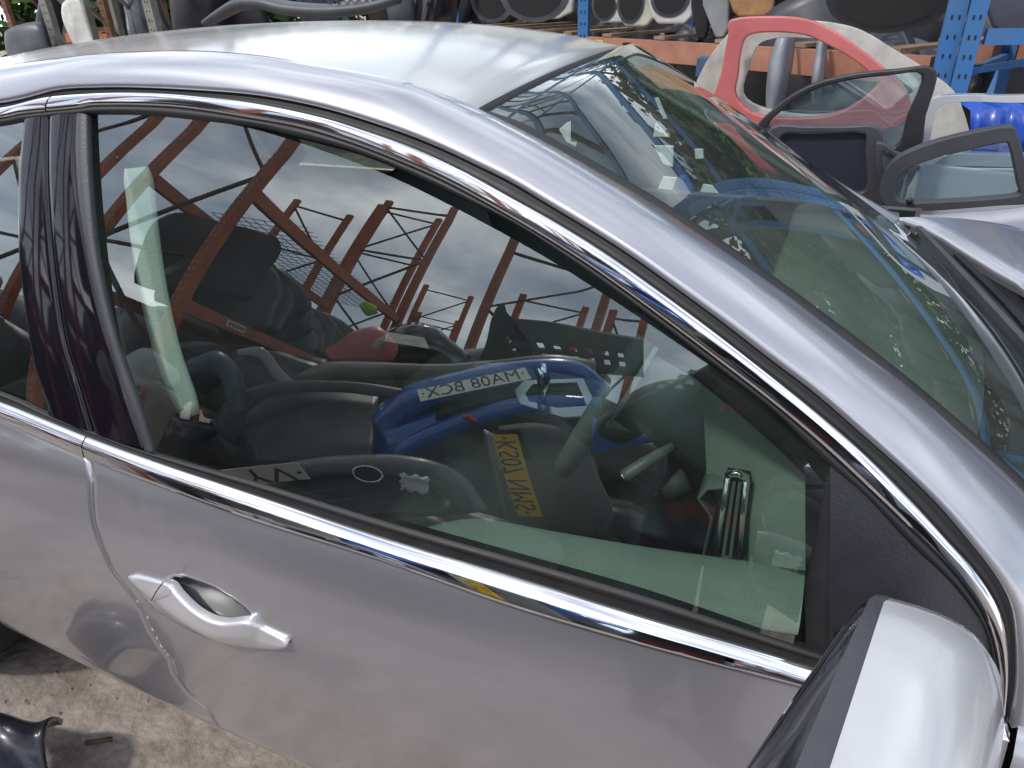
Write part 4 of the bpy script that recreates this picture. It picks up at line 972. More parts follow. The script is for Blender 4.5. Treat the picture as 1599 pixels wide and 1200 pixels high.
# ================================================================== the yard on the photographer's side (seen mirrored in the glass and paint)
def oframe(a, b, H, label, n=5, w_=.09, flip=False, braces=True, group='orange rack frames'):
    a = Vector((*a, 0)); b = Vector((*b, 0)); T = empty('rack_frame', a, label, 'rack frame', group)
    for p in (a, b):
        m_ = MB(); m_.bar(p, p+Vector((0, 0, H)), w_, w_*.75, (0, 1, 0)); U = m_.out('upright', ORANGE, T)
        if (p-Vector((0, -1, 0))).length < 6:
            hm = MB(); z = .1
            while z < H-.1:
                for s in (-1, 1):
                    hm.box((p.x+s*.021, p.y+w_*.5*.75+.001 if False else p.y+w_*.5+.0005, z), (.010, .003, .018))
                z += .075
            absorb(U, hm.out('bolt_holes', mat('hole_light', (.35, .36, .38), .6), U))
    m_ = MB(); zs = [.2+(H-.35)*i/n for i in range(n+1)]
    for i, z in enumerate(zs):
        if i in (n, 0) or i % 2 == 0: m_.bar(a+Vector((0, 0, z)), b+Vector((0, 0, z)), .035, .03)
        if i < n:
            p, q = ((a, b) if (i % 2 == 0) != flip else (b, a)); m_.bar(p+Vector((0, 0, z)), q+Vector((0, 0, zs[i+1])), .03, .03)
    m_.out('bracing', mat('dark_brace', (.045, .022, .02), .6, var=.3), T)
    return T
HF = 5.5
OA = oframe((-2.48, -3.18), (-3.34, -3.05), HF, 'nearest orange rack frame with perforated uprights, mirrored left in the door window', flip=True)
OB = oframe((-3.06, -6.62), (-3.95, -6.5), HF, 'second frame of the near orange rack, at the far end of its beams')
oframe((-4.35, -3.35), (-5.25, -3.15), HF, 'orange rack frame behind the nearest one, mirrored at the window corner beside the black pillar')
oframe((-5.45, -6.6), (-4.80, -7.0), HF-.1, 'orange rack frame with top cross bar, mirrored left of the tallest pair', flip=True)
oframe((-4.82, -7.5), (-3.98, -7.85), 6.1, 'tall orange rack frame near the middle of the mirrored sky')
oframe((-1.77, -5.95), (-.83, -6.75), HF, 'large orange rack frame with crossed braces, mirrored right of the middle', flip=True)
oframe((-5.2, -10.5), (-4.43, -10.9), 5.55, 'small distant orange rack frame behind the tall one')
oframe((-2.47, -8.5), (-1.6, -8.75), 4.75, 'small orange rack frame seen through the large crossed one')
oframe((-.89, -7.5), (-.51, -7.55), 4.2, 'low orange rack frame at the right end of the mirrored row', n=4)
oframe((-6.3, -12.6), (-5.5, -12.9), 5.4, 'farthest small orange rack frame, beyond the wire deck')
T = empty('rack_beams', (-2.8, -4.9, 0), 'long orange beams with wire mesh deck joining the two near rack frames', 'rack beams')
for (p, q) in (((-2.48, -3.18), (-3.06, -6.62)), ((-3.34, -3.05), (-3.95, -6.5))):
    a = Vector((*p, 0)); b = Vector((*q, 0)); d = (b-a).normalized()*.06
    for z in (1.78, 3.06):
        m_ = MB(); m_.bar(a+d+Vector((0, 0, z)), b-d+Vector((0, 0, z)), .05, .13); m_.out('beam', ORANGE, T)
m_ = MB()
for i in range(27):
    t = i/26; a = Vector((-2.50-.56*t, -3.9-2.6*t, 3.14)); m_.bar(a, a+Vector((-.88, .12, 0)), .006, .006)
for i in range(10):
    t = i/9; m_.bar((-2.62-.88*t, -3.9+.12*t, 3.145), (-3.08-.88*t, -6.5+.12*t, 3.145), .006, .006)
m_.out('wire_deck', mat('wire', (.05, .045, .04), .6), T)
d_ = (Vector((-3.06, -6.62, 0))-Vector((-2.48, -3.18, 0))).normalized(); nrm_ = Vector((-d_.y, d_.x, 0)); nrm_ = nrm_ if nrm_.x > 0 else -nrm_
c = Vector((-2.48, -3.18, 1.79))+d_*.62+nrm_*.027; m_ = MB(); m_.plate([c+d_*a+Vector((0, 0, b)) for a, b in ((-.12, -.035), (.12, -.035), (.12, .035), (-.12, .035))], nrm_*.001); st = m_.out('sticker', mat('sticker_white', (.6, .6, .57), .5), T)
m_ = MB(); 
for i in range(6): cc = c+d_*(-.10+.035*i+.02); m_.plate([cc+nrm_*.0015+d_*a+Vector((0, 0, b)) for a, b in ((-.012, -.02), (.012, -.02), (.012, .02), (-.012, .02))], nrm_*.0005)
m_.out('sticker_print', mat('ink', (.02, .02, .02), .6), st)
# generic curved sheet by position
def sheet(c, nrm, w_, h_, m, label, cat='car panel', name='body_offcut', group=None, rot=0., bend=.1, seed=0, th=.012):
    random.seed(seed); c = Vector(c); nrm = Vector(nrm).normalized(); r_ = Vector((0, 0, 1)).cross(nrm).normalized(); u_ = nrm.cross(r_); ca, sa = math.cos(R(rot)), math.sin(R(rot)); rows = []
    for i in range(11):
        u = (i/10-.5)*2; r = []
        for j in range(15):
            v = (j/14-.5)*2; X = v*w_/2*(1-.15*abs(u)**3+.06*math.sin(seed+3*u)); Z = u*h_/2*(1-.18*abs(v)**3+.08*math.sin(seed*2+2.5*v)); X, Z = X*ca-Z*sa, X*sa+Z*ca
            r.append(c+r_*X+u_*Z-nrm*(bend*(v*v*1.1+.5*u*u))+nrm*.05*noise.noise(Vector((u*1.6+seed, v*2.2, seed))))
        rows.append(r)
    return tag(grid(name, rows, m, None, solid=th), label, cat, group)
HP = 'black plastic parts heaped opposite the car'
random.seed(77); items = []; HO = []; SO = []; MO = []; BO = []
for i in range(34):
    t = random.random(); x = -3.1+3.6*t; items.append((x, -3.75-random.random()*.9, random.uniform(.15, 1.25+.45*math.sin(2.4*t)), random.uniform(.6, 1.1), random.uniform(.4, .7), random.uniform(-50, 50)))
for i, (x, y, z, a, b, r_) in enumerate(items):
    HO.append(sheet((x, y, z), (random.uniform(.0, .7), 1, random.uniform(-.1, .7)), a, b, [BLKP, GRYP, BLKP, mat('dark_blue_skin', (.03, .035, .05), .3)][i % 4 if i % 3 else 0], 'dark plastic car part jumbled in the heap opposite the car', 'scrap part', 'scrap_part', HP, rot=r_, seed=200+i, bend=.14))
for i in range(12):
    x = -2.95-.05*i; y = -3.9-.22*i
    SO.append(sheet((x+.1, y, 2.25+.12*math.sin(i)), (.85, .5, .1+.2*math.sin(i*2)), .9, .9-.03*i, BLKP, 'black bumper skin packed on the orange rack shelf', 'bumper', 'bumper_skin', 'black bumpers on the orange rack', rot=10*math.sin(i*3), seed=300+i, bend=.16))
sheet((-2.9, -3.55, 2.45), (.45, 1, .05), .95, .95, mat('dark_blue_tarp', (.012, .018, .026), .55, var=.3), 'dark tarpaulin pinned over the end of the orange rack', 'tarpaulin', 'tarpaulin', None, rot=-6, seed=320, bend=.03)
for i in range(9):
    random.seed(400+i); MO.append(sheet((-5.6+.55*i, -5.4-.4*i+.5*math.sin(i), 1.6+.25*math.sin(i*2.2)), (.5, 1, .4), 1.3, 1.3, BLKP, 'black scrap mound beyond the near orange rack', 'scrap part', 'scrap_part', 'scrap mound beyond the racks', rot=random.uniform(-40, 40), seed=400+i, bend=.3))
for i in range(10):
    BO.append(sheet((-7+1.0*i, -9-.15*i, 1.3), (.1, 1, .3), 1.7, 2.2+.3*math.sin(i*1.7), [BLKP, GRYP][i % 2], 'dark scrap piled at the back of the yard', 'scrap part', 'scrap_part', 'scrap at the back of the yard', rot=12*math.sin(i*5), seed=430+i, bend=.3))
for i in range(26):
    random.seed(500+i); MO.append(sheet((random.uniform(-8, -3.9), random.uniform(-5.6, -2.2), random.uniform(.2, 1.5)), (random.uniform(.3, 1.3), 1, random.uniform(0, .6)), 1.3, 1.1, [BLKP, GRYP, BLKP][i % 3], 'x', 'scrap', 'scrap', None, rot=random.uniform(-40, 40), seed=500+i, bend=.25))
for i, (x, y, z, w_, h_) in enumerate([(-.35, -2.42, .32, .9, .55), (-.05, -2.5, .42, .7, .6), (-.6, -2.4, .38, .6, .5), (-.98, -2.50, .34, .55, .55), (.1, -3.1, .38, .8, .7), (-.3, -3.3, .55, 1.1, .9), (-.7, -3.45, .75, 1.1, .9), (.35, -3.2, .45, .7, .8), (-1.5, -3.35, .6, .9, .9),
        (-.9, -4.7, .6, 1.2, 1.1), (-.3, -4.8, .7, 1.2, 1.1), (-1.1, -4.75, 1.45, 1.2, 1.0), (-.4, -4.85, 1.55, 1.2, 1.0), (-.75, -4.8, 2.05, 1.3, .8)]):
    HO.append(sheet((x, y, z), (.2*math.sin(i*3), 1, .35), w_, h_, [BLKP, GRYP][i % 2], 'x', 'scrap', 'scrap', None, rot=14*math.sin(i*7), seed=620+i, bend=.12))
bpy.context.view_layer.update()
mass(HO, 'scrap_heap', 'jumbled heap of black and grey plastic car parts opposite the silver car', 'scrap heap')
mass(SO, 'stacked_bumpers', 'black bumper skins packed in a mass on the near orange rack', 'bumper stack')
mass(MO, 'scrap_mound', 'black scrap mound behind and beside the near orange rack', 'scrap heap')
mass(BO, 'scrap_bank', 'dark bank of scrap along the back of the orange racks', 'scrap heap')
# pieces traced as they appear in the glass, at their own distances
def rcurve(px, d, n): 
    Q = cr_spline([Vector((a, b, 0)) for a, b in px], n); return [RP(q.x, q.y, dist=d) for q in Q]
def rpatch(name, up, lo, du, dl, m, parent=None, bulge=.03, n=28, k=7, solid=.012, skip=None):
    A = rcurve(up, du, n); B = rcurve(lo, dl, n); rows = []
    for i in range(n):
        a, b = A[i], B[i]; t = (A[min(i+1, n-1)]-A[max(i-1, 0)]).normalized(); q = t.cross(b-a).normalized()
        if q.y < 0: q = -q
        rows.append([a.lerp(b, s/k)+q*bulge*math.sin(math.pi*s/k) for s in range(k+1)])
    V = [p for r in rows for p in r]; F = gridf(n, k+1)
    if skip: F = [f for idx, f in enumerate(F) if not skip(idx//k, idx % k)]
    return mesh(name, V, F, m, parent, solid=solid)
BBP = mat('blue_bumper_paint', (.010, .10, .46), .25, .1, 1., var=.12)
c = RP(760, 600, dist=3.0); T = empty('blue_bumper', (c.x, c.y-.2, 0), 'bright blue front bumper carrying a white number plate, mirrored in the door window', 'bumper')
rpatch('upper_skin', [(556,716),(580,650),(636,604),(730,578),(830,562),(905,566),(946,600)], [(600,724),(616,678),(662,642),(740,614),(830,597),(890,598),(940,628)], 3.05, 2.92, BBP, T, .06)
rpatch('grille_opening', [(606,672),(660,642),(740,614),(820,598),(880,597)], [(622,694),(662,664),(740,637),(830,617),(885,612)], 2.96, 2.94, BLKP, T, -.01)
rpatch('lower_lip', [(594,722),(648,676),(740,640),(830,618),(938,622)], [(584,735),(655,702),(742,668),(830,646),(940,640)], 2.90, 2.80, BBP, T, .04)
rpatch('left_corner', [(566,706),(590,660),(640,650),(680,640)], [(574,742),(620,722),(660,706),(690,690)], 2.98, 2.86, BBP, T, .03)
rpatch('corner_skin', [(925,652),(965,672),(1005,672),(1048,664)], [(922,712),(965,702),(1005,694),(1046,692)], 2.5, 2.46, BBP, T, .02)
TAU = mat('taupe_plastic', (.20, .19, .165), .35, coat=.3, var=.2)
tag(rpatch('bumper', [(462,592),(500,570),(560,567),(680,571),(760,566),(860,556),(930,566)], [(484,603),(520,594),(600,593),(690,593),(760,588),(850,580),(930,590)], 3.75, 3.65, TAU, None, .07, solid=.02), 'long taupe bumper lying behind the blue one in the mirrored heap', 'bumper')
tag(rpatch('bumper', [(335,668),(352,632),(400,606),(470,598),(560,601),(640,612)], [(372,700),(384,650),(420,622),(480,614),(560,616),(625,628)], 3.1, 3.0, GRYP, None, .05, solid=.02), 'dark grey bumper rim curving left of the blue bumper', 'bumper')
tag(rpatch('bumper_liner', [(350,660),(420,620),(500,612),(590,622)], [(400,722),(450,722),(520,722),(580,720)], 3.2, 2.5, BLKP, None, -.05, solid=.02), 'black liner inside the dark grey bumper rim', 'liner')
FG = mat('fog_bumper_grey', (.12, .13, .15), .32, coat=.4, var=.2)
c = RP(600, 750, dist=1.7); T = empty('grey_bumper', (c.x, c.y, 0), 'slate grey bumper corner with chrome ringed fog lamp hole, mirrored low in the door window', 'bumper')
rpatch('bumper_skin', [(420,730),(500,717),(560,713),(620,713),(680,724),(725,748),(762,800)], [(440,752),(510,742),(560,742),(625,746),(672,760),(700,780),(712,806)], 1.74, 1.68, FG, T, .03)
rpatch('lower_grille', [(430,756),(510,745),(575,744),(640,750),(685,770),(702,790)], [(500,792),(560,802),(610,808),(650,808),(690,806),(706,803)], 1.72, 1.62, BLKP, T, -.02)
for q0, q1 in (((462,771),(532,764)), ((492,784),(548,780)), ((555,801),(640,799))):
    a, b = RP(*q0, dist=1.62), RP(*q1, dist=1.62); m_ = MB(); m_.bar(a, b, .006, .006); m_.out('grille_slat', FG, T)
a, ax, ay = RP(573, 742, dist=1.64), RP(596, 746, dist=1.64), RP(575, 730, dist=1.64); ax = (ax-a); ay = (ay-a)
m_ = MB(); ringp = [a+ax*math.cos(t*.2618)+ay*math.sin(t*.2618) for t in range(25)]; m_.add(sweep(ringp, circ(.0045, 8), ax.cross(ay).normalized(), caps=False)); rg = m_.out('fog_lamp_ring', CHROME, T, smooth=True)
m_ = MB(); m_.plate([p+(a-p)*.05 for p in ringp[:-1]], ax.cross(ay).normalized()*.004); m_.out('fog_lamp_hole', DARK, rg)
random.seed(3); n_ = []
a, ax, ay = RP(646, 757, dist=1.58), RP(668, 760, dist=1.58), RP(646, 744, dist=1.58); ax -= a; ay -= a; nz_ = ax.cross(ay).normalized(); nz_ = nz_ if nz_.y > 0 else -nz_
tag(grid('tissue', [[a+ax*(u+.12*math.sin(v*9+2))+ay*(v+.22*math.sin(u*7))+nz_*.018*noise.noise(Vector((u*2.3, v*2.7, 1))) for v in [-1, -.6, -.2, .2, .6, 1]] for u in [-1, -.6, -.2, .2, .6, 1]], mat('tissue_white', (.72, .78, .76), .8), None, solid=.002), 'crumpled white tissue lying on the slate grey bumper', 'tissue')
c = RP(860, 760, dist=2.35); T = empty('dark_bumper', (c.x, c.y, 0), 'dark textured bumper stood on end with a yellow number plate', 'bumper')
rpatch('textured_skin', [(778,668),(830,662),(880,672),(915,705),(938,760)], [(800,842),(850,845),(890,845),(925,845),(944,842)], 2.45, 2.30, mat('textured_grey', (.10, .11, .11), .6, var=.2, bump=.6, bscale=220), T, .05)
rpatch('silver_edge', [(756,672),(760,700),(774,760),(796,830)], [(776,680),(780,700),(796,760),(818,830)], 2.36, 2.32, mat('silver_edge', (.42, .43, .45), .3, .7), T, .02)
rpatch('plate_recess', [(768,674),(782,730),(806,822)], [(812,670),(836,730),(868,818)], 2.335, 2.335, BLKP, T, .0)
# number plates
def plate(name, c, xdir, ydir, w_, h_, m, text, label, ink=(.012, .012, .014), lift=.004, tx=1.):
    x = Vector(xdir).normalized(); y = Vector(ydir); y = (y-x*y.dot(x)).normalized(); z = x.cross(y)
    T = MB(); P = [Vector(c)+x*a+y*b for a, b in ((-w_/2, -h_/2), (w_/2, -h_/2), (w_/2, h_/2), (-w_/2, h_/2))]; T.plate(P, z*.003); o = T.out(name, m, None, bevel=.001); tag(o, label, 'number plate')
    cu = bpy.data.curves.new('lettering', 'FONT'); cu.body = text; cu.align_x = 'CENTER'; cu.align_y = 'CENTER'; cu.size = h_*1.24; cu.extrude = .0004; cu.space_character = 1.02
    t = bpy.data.objects.new('lettering', cu); COL.objects.link(t); cu.materials.append(mat('plate_ink', ink, .5))
    bpy.context.view_layer.update(); wd = max(.01, t.dimensions.x)
    k = w_*.93*tx/wd; mw_ = Matrix.Identity(4)
    for i in range(3): mw_[i][0] = x[i]*k; mw_[i][1] = y[i]*.98; mw_[i][2] = z[i]; mw_[i][3] = (Vector(c)+z*lift)[i]
    me = bpy.data.meshes.new_from_object(t.evaluated_get(bpy.context.evaluated_depsgraph_get())); bpy.data.objects.remove(t)
    me.transform(mw_); t = bpy.data.objects.new('lettering', me); COL.objects.link(t); t.parent = o
    return o
def solveplate(TL, TR, BR, BL, width, height, d0):
    """TL.. are the plate's own corners as they appear in the glass; find the distances that give a true-size plate"""
    best = None
    for i in range(60):
        d = d0*(.6+.015*i); a, b = RP(*TL, dist=d), RP(*TR, dist=d)
        if best is None or abs((a-b).length-width) < best[0]: best = (abs((a-b).length-width), d)
    d = best[1]; m0 = (RP(*TL, dist=d)+RP(*TR, dist=d))/2; bb = None
    for i in range(-40, 41):
        e_ = d+i*.006; m1 = (RP(*BL, dist=e_)+RP(*BR, dist=e_))/2; q = abs((m1-m0).length-height)+(.0 if i < 0 else .02)
        if bb is None or q < bb[0]: bb = (q, e_)
    e_ = bb[1]; m1 = (RP(*BL, dist=e_)+RP(*BR, dist=e_))/2
    x = (RP(*TR, dist=d)-RP(*TL, dist=d)+RP(*BR, dist=e_)-RP(*BL, dist=e_))/2; return (m0+m1)/2, x, m0-m1
PW = mat('plate_white', (.90, .90, .78), .35, var=.05); PY = mat('plate_yellow', (.85, .52, .02), .35, var=.06)
c, x, y = solveplate((818,578),(653,611),(670,627),(827,594), .52, .111, 2.75); 
def toward(c, k): return c+(Vector((.4, -.85, 1.15))-c).normalized()*k
plate('number_plate', toward(c, .09), x, y, .52, .111, PW, '\u00b7MA08 BCX\u00b7', 'white number plate reading MA08 BCX on the blue bumper')
c, x, y = solveplate((772,683),(808,811),(847,805),(804,677), .52, .111, 2.4)
plate('number_plate', c, x, y, .52, .111, PY, '\u00b7KS07 NMS\u00b7', 'yellow number plate reading KS07 NMS stood on end')
a, b, c_, d = (462,722), (340,742), (352,772), (483,751)
c, x, y = solveplate((352,772),(483,751),(462,722),(340,742), .265, .075, 1.5)
plate('number_plate', c, x, y, (x.length), .088, mat('plate_pale', (.85, .87, .85), .35), 'FYV\u00b7', 'upside down white number plate ending YV by the slate grey bumper')
# black slotted tray, torn at its left end
tag(rpatch('slotted_tray', [(760,548),(768,500),(784,474),(798,496),(855,503),(905,512),(955,522),(1005,530)], [(762,578),(790,576),(820,577),(855,578),(900,582),(940,585),(975,588),(1005,590)], 4.3, 4.1, mat('tray_black', (.018, .024, .022), .5, var=.3), None, .05, n=56, k=10, skip=lambda i, j: (i % 5 in (2, 3)) and j in (5, 7) and 8 < i < 52), 'black slotted plastic undertray with torn pointed end, in the middle of the mirrored view', 'undertray')
tag(rpatch('bonnet', [(600,520),(640,505),(680,512),(712,545),(722,566)], [(600,572),(640,574),(670,574),(700,574),(722,572)], 4.6, 4.3, mat('shiny_black_paint', (.012, .012, .014), .12, coat=1), None, .12), 'shiny black car nose left of the slotted tray', 'bonnet')
tag(rpatch('boot_lid', [(520,545),(550,520),(590,512),(610,530)], [(520,566),(550,568),(585,568),(612,566)], 4.4, 4.2, REDP, None, .08), 'dull red boot lid left of the shiny black nose', 'boot lid')
tag(rpatch('headlamp_shell', [(555,560),(575,540),(595,528),(604,524)], [(560,568),(582,550),(598,538),(607,532)], 4.25, 4.2, WHT, None, .02), 'white curved lamp shell edge on the dull red boot lid', 'lamp shell')
tag(rpatch('rag', [(560,478),(572,472),(588,480)], [(566,486),(574,494),(590,490)], 5.2, 5.2, mat('hivis', (.35, .75, .08), .7), None, .03), 'lime green rag caught on the wire deck', 'rag')
tag(rpatch('paper_scrap', [(738,572),(755,566),(772,572)], [(744,580),(758,578),(768,580)], 3.3, 3.3, WHT, None, .01, solid=.003), 'white plastic offcut on top of the blue bumper', 'offcut')
tag(rpatch('lamp_lens', [(721,650),(732,648),(744,658)], [(722,655),(735,661),(744,662)], 2.7, 2.7, mat('red_lens', (.55, .03, .05), .25, coat=1), None, .01, solid=.01), 'small red lamp lens below the blue bumper', 'lamp lens')
tag(rpatch('rust_panel', [(190,560),(230,545),(270,575)], [(200,600),(245,610),(280,600)], 3.2, 3.1, mat('pale_offcut', (.42, .44, .40), .6, var=.3), None, .03), 'pale torn panel low behind the nearest orange upright', 'car panel')
tag(rpatch('seat_frame', [(300,562),(340,550),(372,580),(388,640)], [(292,590),(330,580),(350,610),(352,650)], 3.0, 2.9, mat('blue_grey_part', (.06, .09, .12), .4, var=.4), None, .04), 'blue grey arched part left of the dark grey bumper rim', 'car part')
tag(rpatch('wing_offcut', [(370,548),(410,545),(440,580),(468,606)], [(372,556),(402,560),(425,590),(455,614)], 3.2, 3.15, mat('grey_strip', (.22, .24, .28), .4), None, .01), 'thin pale folded panel edge above the dark grey bumper rim', 'car panel')
tag(rpatch('door_trim', [(215,690),(235,600),(262,610)], [(240,712),(262,660),(285,640)], 2.6, 2.5, mat('beige_trim', (.22, .20, .17), .6, var=.2), None, .03), 'beige door trim low at the left end of the mirrored heap', 'trim')
# --- photographer
def person():
    T = empty('person', (.86, -1.98, 0), 'person in dark jacket and jeans holding up a phone beside the silver car', 'person')
    P = {}; E = []
    def j(n, p, r, par=None, r2=None): P[n] = (Vector(p), r, r2 or r, len(P)); E.append((n, par)) if par else None
    j('pelvis', (.87, -2.00, .95), .155, None, .115)
    j('waist', (.87, -2.00, 1.10), .150, 'pelvis', .11); j('chest', (.87, -1.98, 1.30), .175, 'waist', .12); j('collar', (.87, -1.97, 1.45), .13, 'chest', .09)
    j('neck', (.875, -1.955, 1.53), .058, 'collar'); j('chin', (.88, -1.93, 1.59), .07, 'neck', .075); j('skull', (.885, -1.925, 1.68), .078, 'chin', .095); j('top', (.885, -1.93, 1.75), .055, 'skull', .065)
    for s, nm in ((-1, 'l'), (1, 'r')):
        j('rib'+nm, (.87+s*.13, -1.97, 1.29), .115, 'chest', .10)
        j('side'+nm, (.87+s*.17, -1.95, 1.22), .12, 'rib'+nm, .10)
        j('sh'+nm, (.87+s*.19, -1.97, 1.42), .078, 'collar'); el = (.60, -1.80, 1.22) if s < 0 else (1.17, -1.83, 1.20)
        j('el'+nm, el, .058, 'sh'+nm); wr = Vector((.978+s*.095, -1.585, 1.485)); mid = (Vector(el)+wr)/2; j('fa'+nm, mid, .050, 'el'+nm); j('wr'+nm, wr, .031, 'fa'+nm, .026)
        j('pa'+nm, (.978+s*.093, -1.55, 1.525), .036, 'wr'+nm, .020)
        j('hip'+nm, (.87+s*.09, -2.0, .86), .105, 'pelvis'); j('kn'+nm, (.87+s*.085, -1.98, .48), .078, 'hip'+nm); j('an'+nm, (.87+s*.085, -2.01, .10), .056, 'kn'+nm); j('toe'+nm, (.87+s*.11, -1.84, .045), .042, 'an'+nm, .035)
        for f in range(4):
            fz = 1.565-.021*f; L_ = (.032, .037, .035, .028)[f]; x0 = .978+s*.093
            j('f%d%s' % (f, nm), (x0, -1.535, fz), .0095, 'pa'+nm); j('g%d%s' % (f, nm), (x0-s*.008, -1.512, fz+.001), .0088, 'f%d%s' % (f, nm)); j('h%d%s' % (f, nm), (x0-s*(.008+L_*.5), -1.503, fz), .0078, 'g%d%s' % (f, nm))
        j('t'+nm, (.978+s*.078, -1.545, 1.500), .0115, 'pa'+nm); j('u'+nm, (.978+s*.058, -1.532, 1.512), .0095, 't'+nm)
    me = bpy.data.meshes.new('body'); loc = parent_loc(T)
    me.from_pydata([tuple(P[k][0]-loc) for k in P], [(P[a][3], P[b][3]) for a, b in E], [])
    o = bpy.data.objects.new('body', me); COL.objects.link(o); o.parent = T
    sk = o.modifiers.new('skin', 'SKIN'); 
    for k in P: 
        v = me.skin_vertices[0].data[P[k][3]]; v.radius = (P[k][1], P[k][2]); v.use_root = (k == 'pelvis')
    sb = o.modifiers.new('sub', 'SUBSURF'); sb.levels = 2; sb.render_levels = 2
    bpy.context.view_layer.update(); me2 = bpy.data.meshes.new_from_object(o.evaluated_get(bpy.context.evaluated_depsgraph_get())); o.modifiers.clear(); o.data = me2
    me2.materials.clear()
    for m_ in (mat('jacket', (.010, .011, .014), .7, var=.3, bump=.3, bscale=60), mat('skin_tone', (.26, .13, .085), .5), mat('jeans', (.012, .02, .05), .8, var=.3, bump=.4, bscale=200), mat('boots', (.02, .015, .012), .5), mat('jumper_red', (.16, .008, .01), .8)): me2.materials.append(m_)
    for p in me2.polygons:
        q = p.center+loc; p.use_smooth = True
        wr_ = q.y > -1.60 and q.z > 1.46
        p.material_index = 1 if (wr_ or q.z > 1.53) else 3 if q.z < .11 else 2 if q.z < .98 else 4 if (q.z < 1.05 and q.y > -1.9) else 0
    # hair and face
    rows = []
    for i in range(9):
        t = i/8; a = t*math.pi*.62; r = []
        for k in range(21):
            b = 2*math.pi*k/20; r.append(Vector((.885+.088*math.sin(a)*math.cos(b), -1.942+.104*math.sin(a)*math.sin(b)-.01, 1.70+.098*math.cos(a)-(.0 if math.sin(b) < .2 else -.045*math.sin(a)*math.sin(b)))))
        rows.append(r)
    grid('hair', rows, mat('hair_brown', (.03, .018, .01), .8, bump=.6, bscale=120), T)
    fc = MB(); yv = -1.83
    fc.add(([Vector(p) for p in [(.885, -1.802, 1.655), (.870, -1.835, 1.645), (.900, -1.835, 1.645), (.885, -1.832, 1.695), (.885, -1.83, 1.64)]], [(0, 1, 3), (0, 3, 2), (0, 4, 1), (0, 2, 4)])); fc.out('nose', MATS['skin_tone'], T, smooth=True)
    for s in (-1, 1):
        e_ = MB(); c0 = Vector((.885+s*.032, -1.842, 1.693)); e_.add(([c0+Vector((.012*math.cos(a*.628)*k, .004*(1-k), .006*math.sin(a*.628)*k)) for k in (1, .5, .01) for a in range(10)], gridf(3, 10, True))); e_.out('eye', mat('eye', (.1, .08, .07), .2), T, smooth=True)
        e_ = MB(); e_.add(sweep(cr_spline([(.885+s*.082, -1.925, 1.70), (.885+s*.092, -1.935, 1.675), (.885+s*.080, -1.925, 1.645)], 8), circ(.009, 6), (1, 0, 0))); e_.out('ear', MATS['skin_tone'], T, smooth=True)
    e_ = MB(); e_.add(sweep(cr_spline([(.86, -1.845, 1.612), (.885, -1.838, 1.609), (.91, -1.845, 1.612)], 8), circ(.005, 6), (0, 0, 1))); e_.out('mouth', mat('lips', (.22, .08, .06), .5), T, smooth=True)
    # checkered patches and red lettering on the left chest and sleeve
    def surf(x, z, y0=-1.5):
        hit = o.ray_cast(Vector((x, y0, z))-loc, Vector((0, -1, 0))); return (hit[1]+loc) if hit[0] else None
    ck = MB(); n = 0
    for i in range(5):
        for k in range(4):
            if (i+k) % 2: continue
            x = .69+i*.022; z = 1.43-k*.017; q = surf(x+.01, z)
            if q: ck.plate([Vector((x+a+b*.4, q.y+.004, z+b)) for a, b in ((0, 0), (.020, 0), (.020, .014), (0, .014))], (0, .001, 0))
    ck.out('checker_print', mat('print_white', (.75, .75, .72), .6), T)
    q = surf(.86, 1.385)
    if q:
        cu = bpy.data.curves.new('lt', 'FONT'); cu.body = 'ere'; cu.size = .055; cu.extrude = .0005; t = bpy.data.objects.new('lt', cu); COL.objects.link(t); bpy.context.view_layer.update()
        ml_ = bpy.data.meshes.new_from_object(t.evaluated_get(bpy.context.evaluated_depsgraph_get())); bpy.data.objects.remove(t)
        mw_ = Matrix(((-1, 0, 0, q.x-loc.x+.05), (0, 0, 1, q.y-loc.y+.012), (0, 1, 0, q.z-loc.z), (0, 0, 0, 1))); ml_.transform(mw_); ml_.materials.clear(); ml_.materials.append(mat('print_red', (.45, .02, .02), .6))
        t = bpy.data.objects.new('jacket_lettering', ml_); COL.objects.link(t); t.parent = T
    return T
person()
mb = MB(); mb.box((.978, -1.497, 1.540), (.160, .009, .076)); ph = tag(mb.out('mobile_phone', mat('phone_black', (.012, .012, .014), .25, coat=1), None, bevel=.003), 'black mobile phone held sideways in both hands of the person', 'phone')
mb = MB(); mb.box((.978, -1.5025, 1.540), (.150, .001, .068)); mb.out('screen', GLOSS, ph)

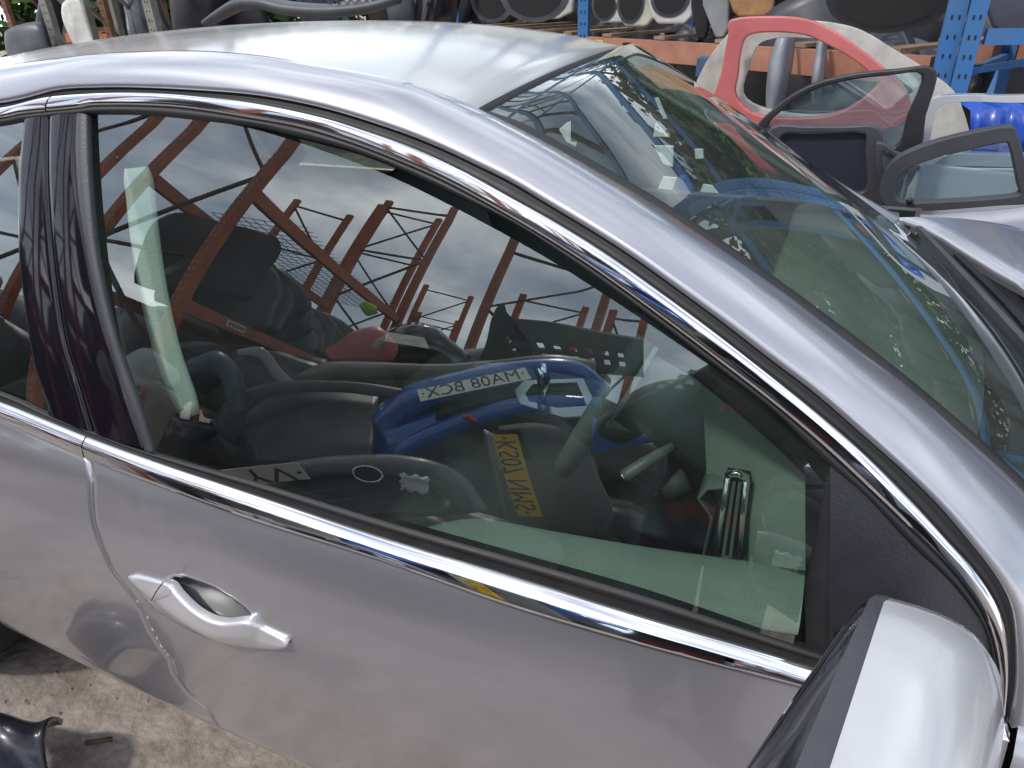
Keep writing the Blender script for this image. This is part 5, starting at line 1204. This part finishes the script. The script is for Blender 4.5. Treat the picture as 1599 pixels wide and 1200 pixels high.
# --- small things by the near sill
rows = []
random.seed(12)
for i in range(18):
    u = i/17; r = []
    for j in range(12):
        v = j/11; q = at(-70+150*u+18*v, 1262-112*math.sin(math.pi*.5*u)*.0-150*v+45*u*v-30*u, z=.10); q.z = .02+.17*math.sin(math.pi*(.12+.76*v))+.015*math.sin(9*u+5*v); r.append(q)
    rows.append(r)
tag(grid('wheel_arch_liner', rows, mat('liner_blue_black', (.016, .018, .03), .35, coat=.4, var=.5), None, solid=.012), 'torn black wheel arch liner lying on the ground at the bottom left corner', 'liner')
a = at(135, 1160, z=.012); b = at(176, 1154, z=.014); c = at(155, 1158, z=.02)
tag(mesh('stick', *sweep([a, c, b], circ(.006, 7), (0, 0, 1)), BARK, None), 'short brown twig on the dirt below the front door handle', 'twig')
random.seed(31); V = []; F = []
for i in range(900):
    x = random.uniform(-1.6, 1.2); y = random.uniform(-2.2, -.75); s_ = random.choice([.003, .004, .006, .009])*random.uniform(.6, 1.2); z = .012*noise.noise(Vector((x*.8, y*.8, 0)))+s_*.25; k = len(V)
    V += [Vector((x+s_*random.uniform(.7, 1.3)*math.cos(a_), y+s_*random.uniform(.7, 1.3)*math.sin(a_), z-s_*.3)) for a_ in (0, 1.2, 2.5, 3.8, 5.1)]+[Vector((x+random.uniform(-.3, .3)*s_, y, z+s_*.5))]
    F += [(k+q_, k+(q_+1) % 5, k+5) for q_ in range(5)]
me = bpy.data.meshes.new('grit'); me.from_pydata([tuple(q) for q in V], [], F); me.materials.append(mat('grit_stone', (.34, .30, .26), .9, col2=(.17, .14, .12), vscale=3)); o = bpy.data.objects.new('grit', me); COL.objects.link(o)
tag(o, 'loose grit and small stones scattered over the dirt beside the car', 'grit', None, 'stuff')
# ------------------------------------------------------------------ ground
def ground():
    rows = []; random.seed(1)
    xs_ = [-60, -30, -15, -8]+[-5+.25*i for i in range(41)]+[6, 9, 15, 30, 60]
    ys_ = [-60, -30, -15, -9]+[-6+.25*i for i in range(25)]+[1, 3, 6, 10, 20, 40, 70]
    for y in ys_:
        rows.append([Vector((x, y, .012*noise.noise(Vector((x*.8, y*.8, 0))))) for x in xs_])
    m = bpy.data.materials.new('dirt_concrete'); m.use_nodes = True; t = m.node_tree; b = t.nodes['Principled BSDF']; l = t.links.new
    tcn = nn(t, 'ShaderNodeTexCoord'); a = nn(t, 'ShaderNodeTexNoise'); a.inputs['Scale'].default_value = 9; a.inputs['Detail'].default_value = 12; a.inputs['Roughness'].default_value = .72
    r = nn(t, 'ShaderNodeValToRGB'); e = r.color_ramp.elements; e[0].position = .3; e[0].color = (.13, .105, .09, 1); e[1].position = .72; e[1].color = (.40, .355, .325, 1)
    k = e.new(.5); k.color = (.27, .23, .205, 1)
    l(tcn.outputs['Object'], a.inputs['Vector']); l(a.outputs[0], r.inputs[0]); l(r.outputs[0], b.inputs['Base Color']); b.inputs['Roughness'].default_value = .95
    c = nn(t, 'ShaderNodeTexNoise'); c.inputs['Scale'].default_value = 32; c.inputs['Detail'].default_value = 8; l(tcn.outputs['Object'], c.inputs['Vector'])
    bp = nn(t, 'ShaderNodeBump'); bp.inputs['Strength'].default_value = .6; bp.inputs['Distance'].default_value = .02; l(c.outputs[0], bp.inputs['Height']); l(bp.outputs[0], b.inputs['Normal'])
    tag(grid('ground', rows, m), kind='structure')
ground()
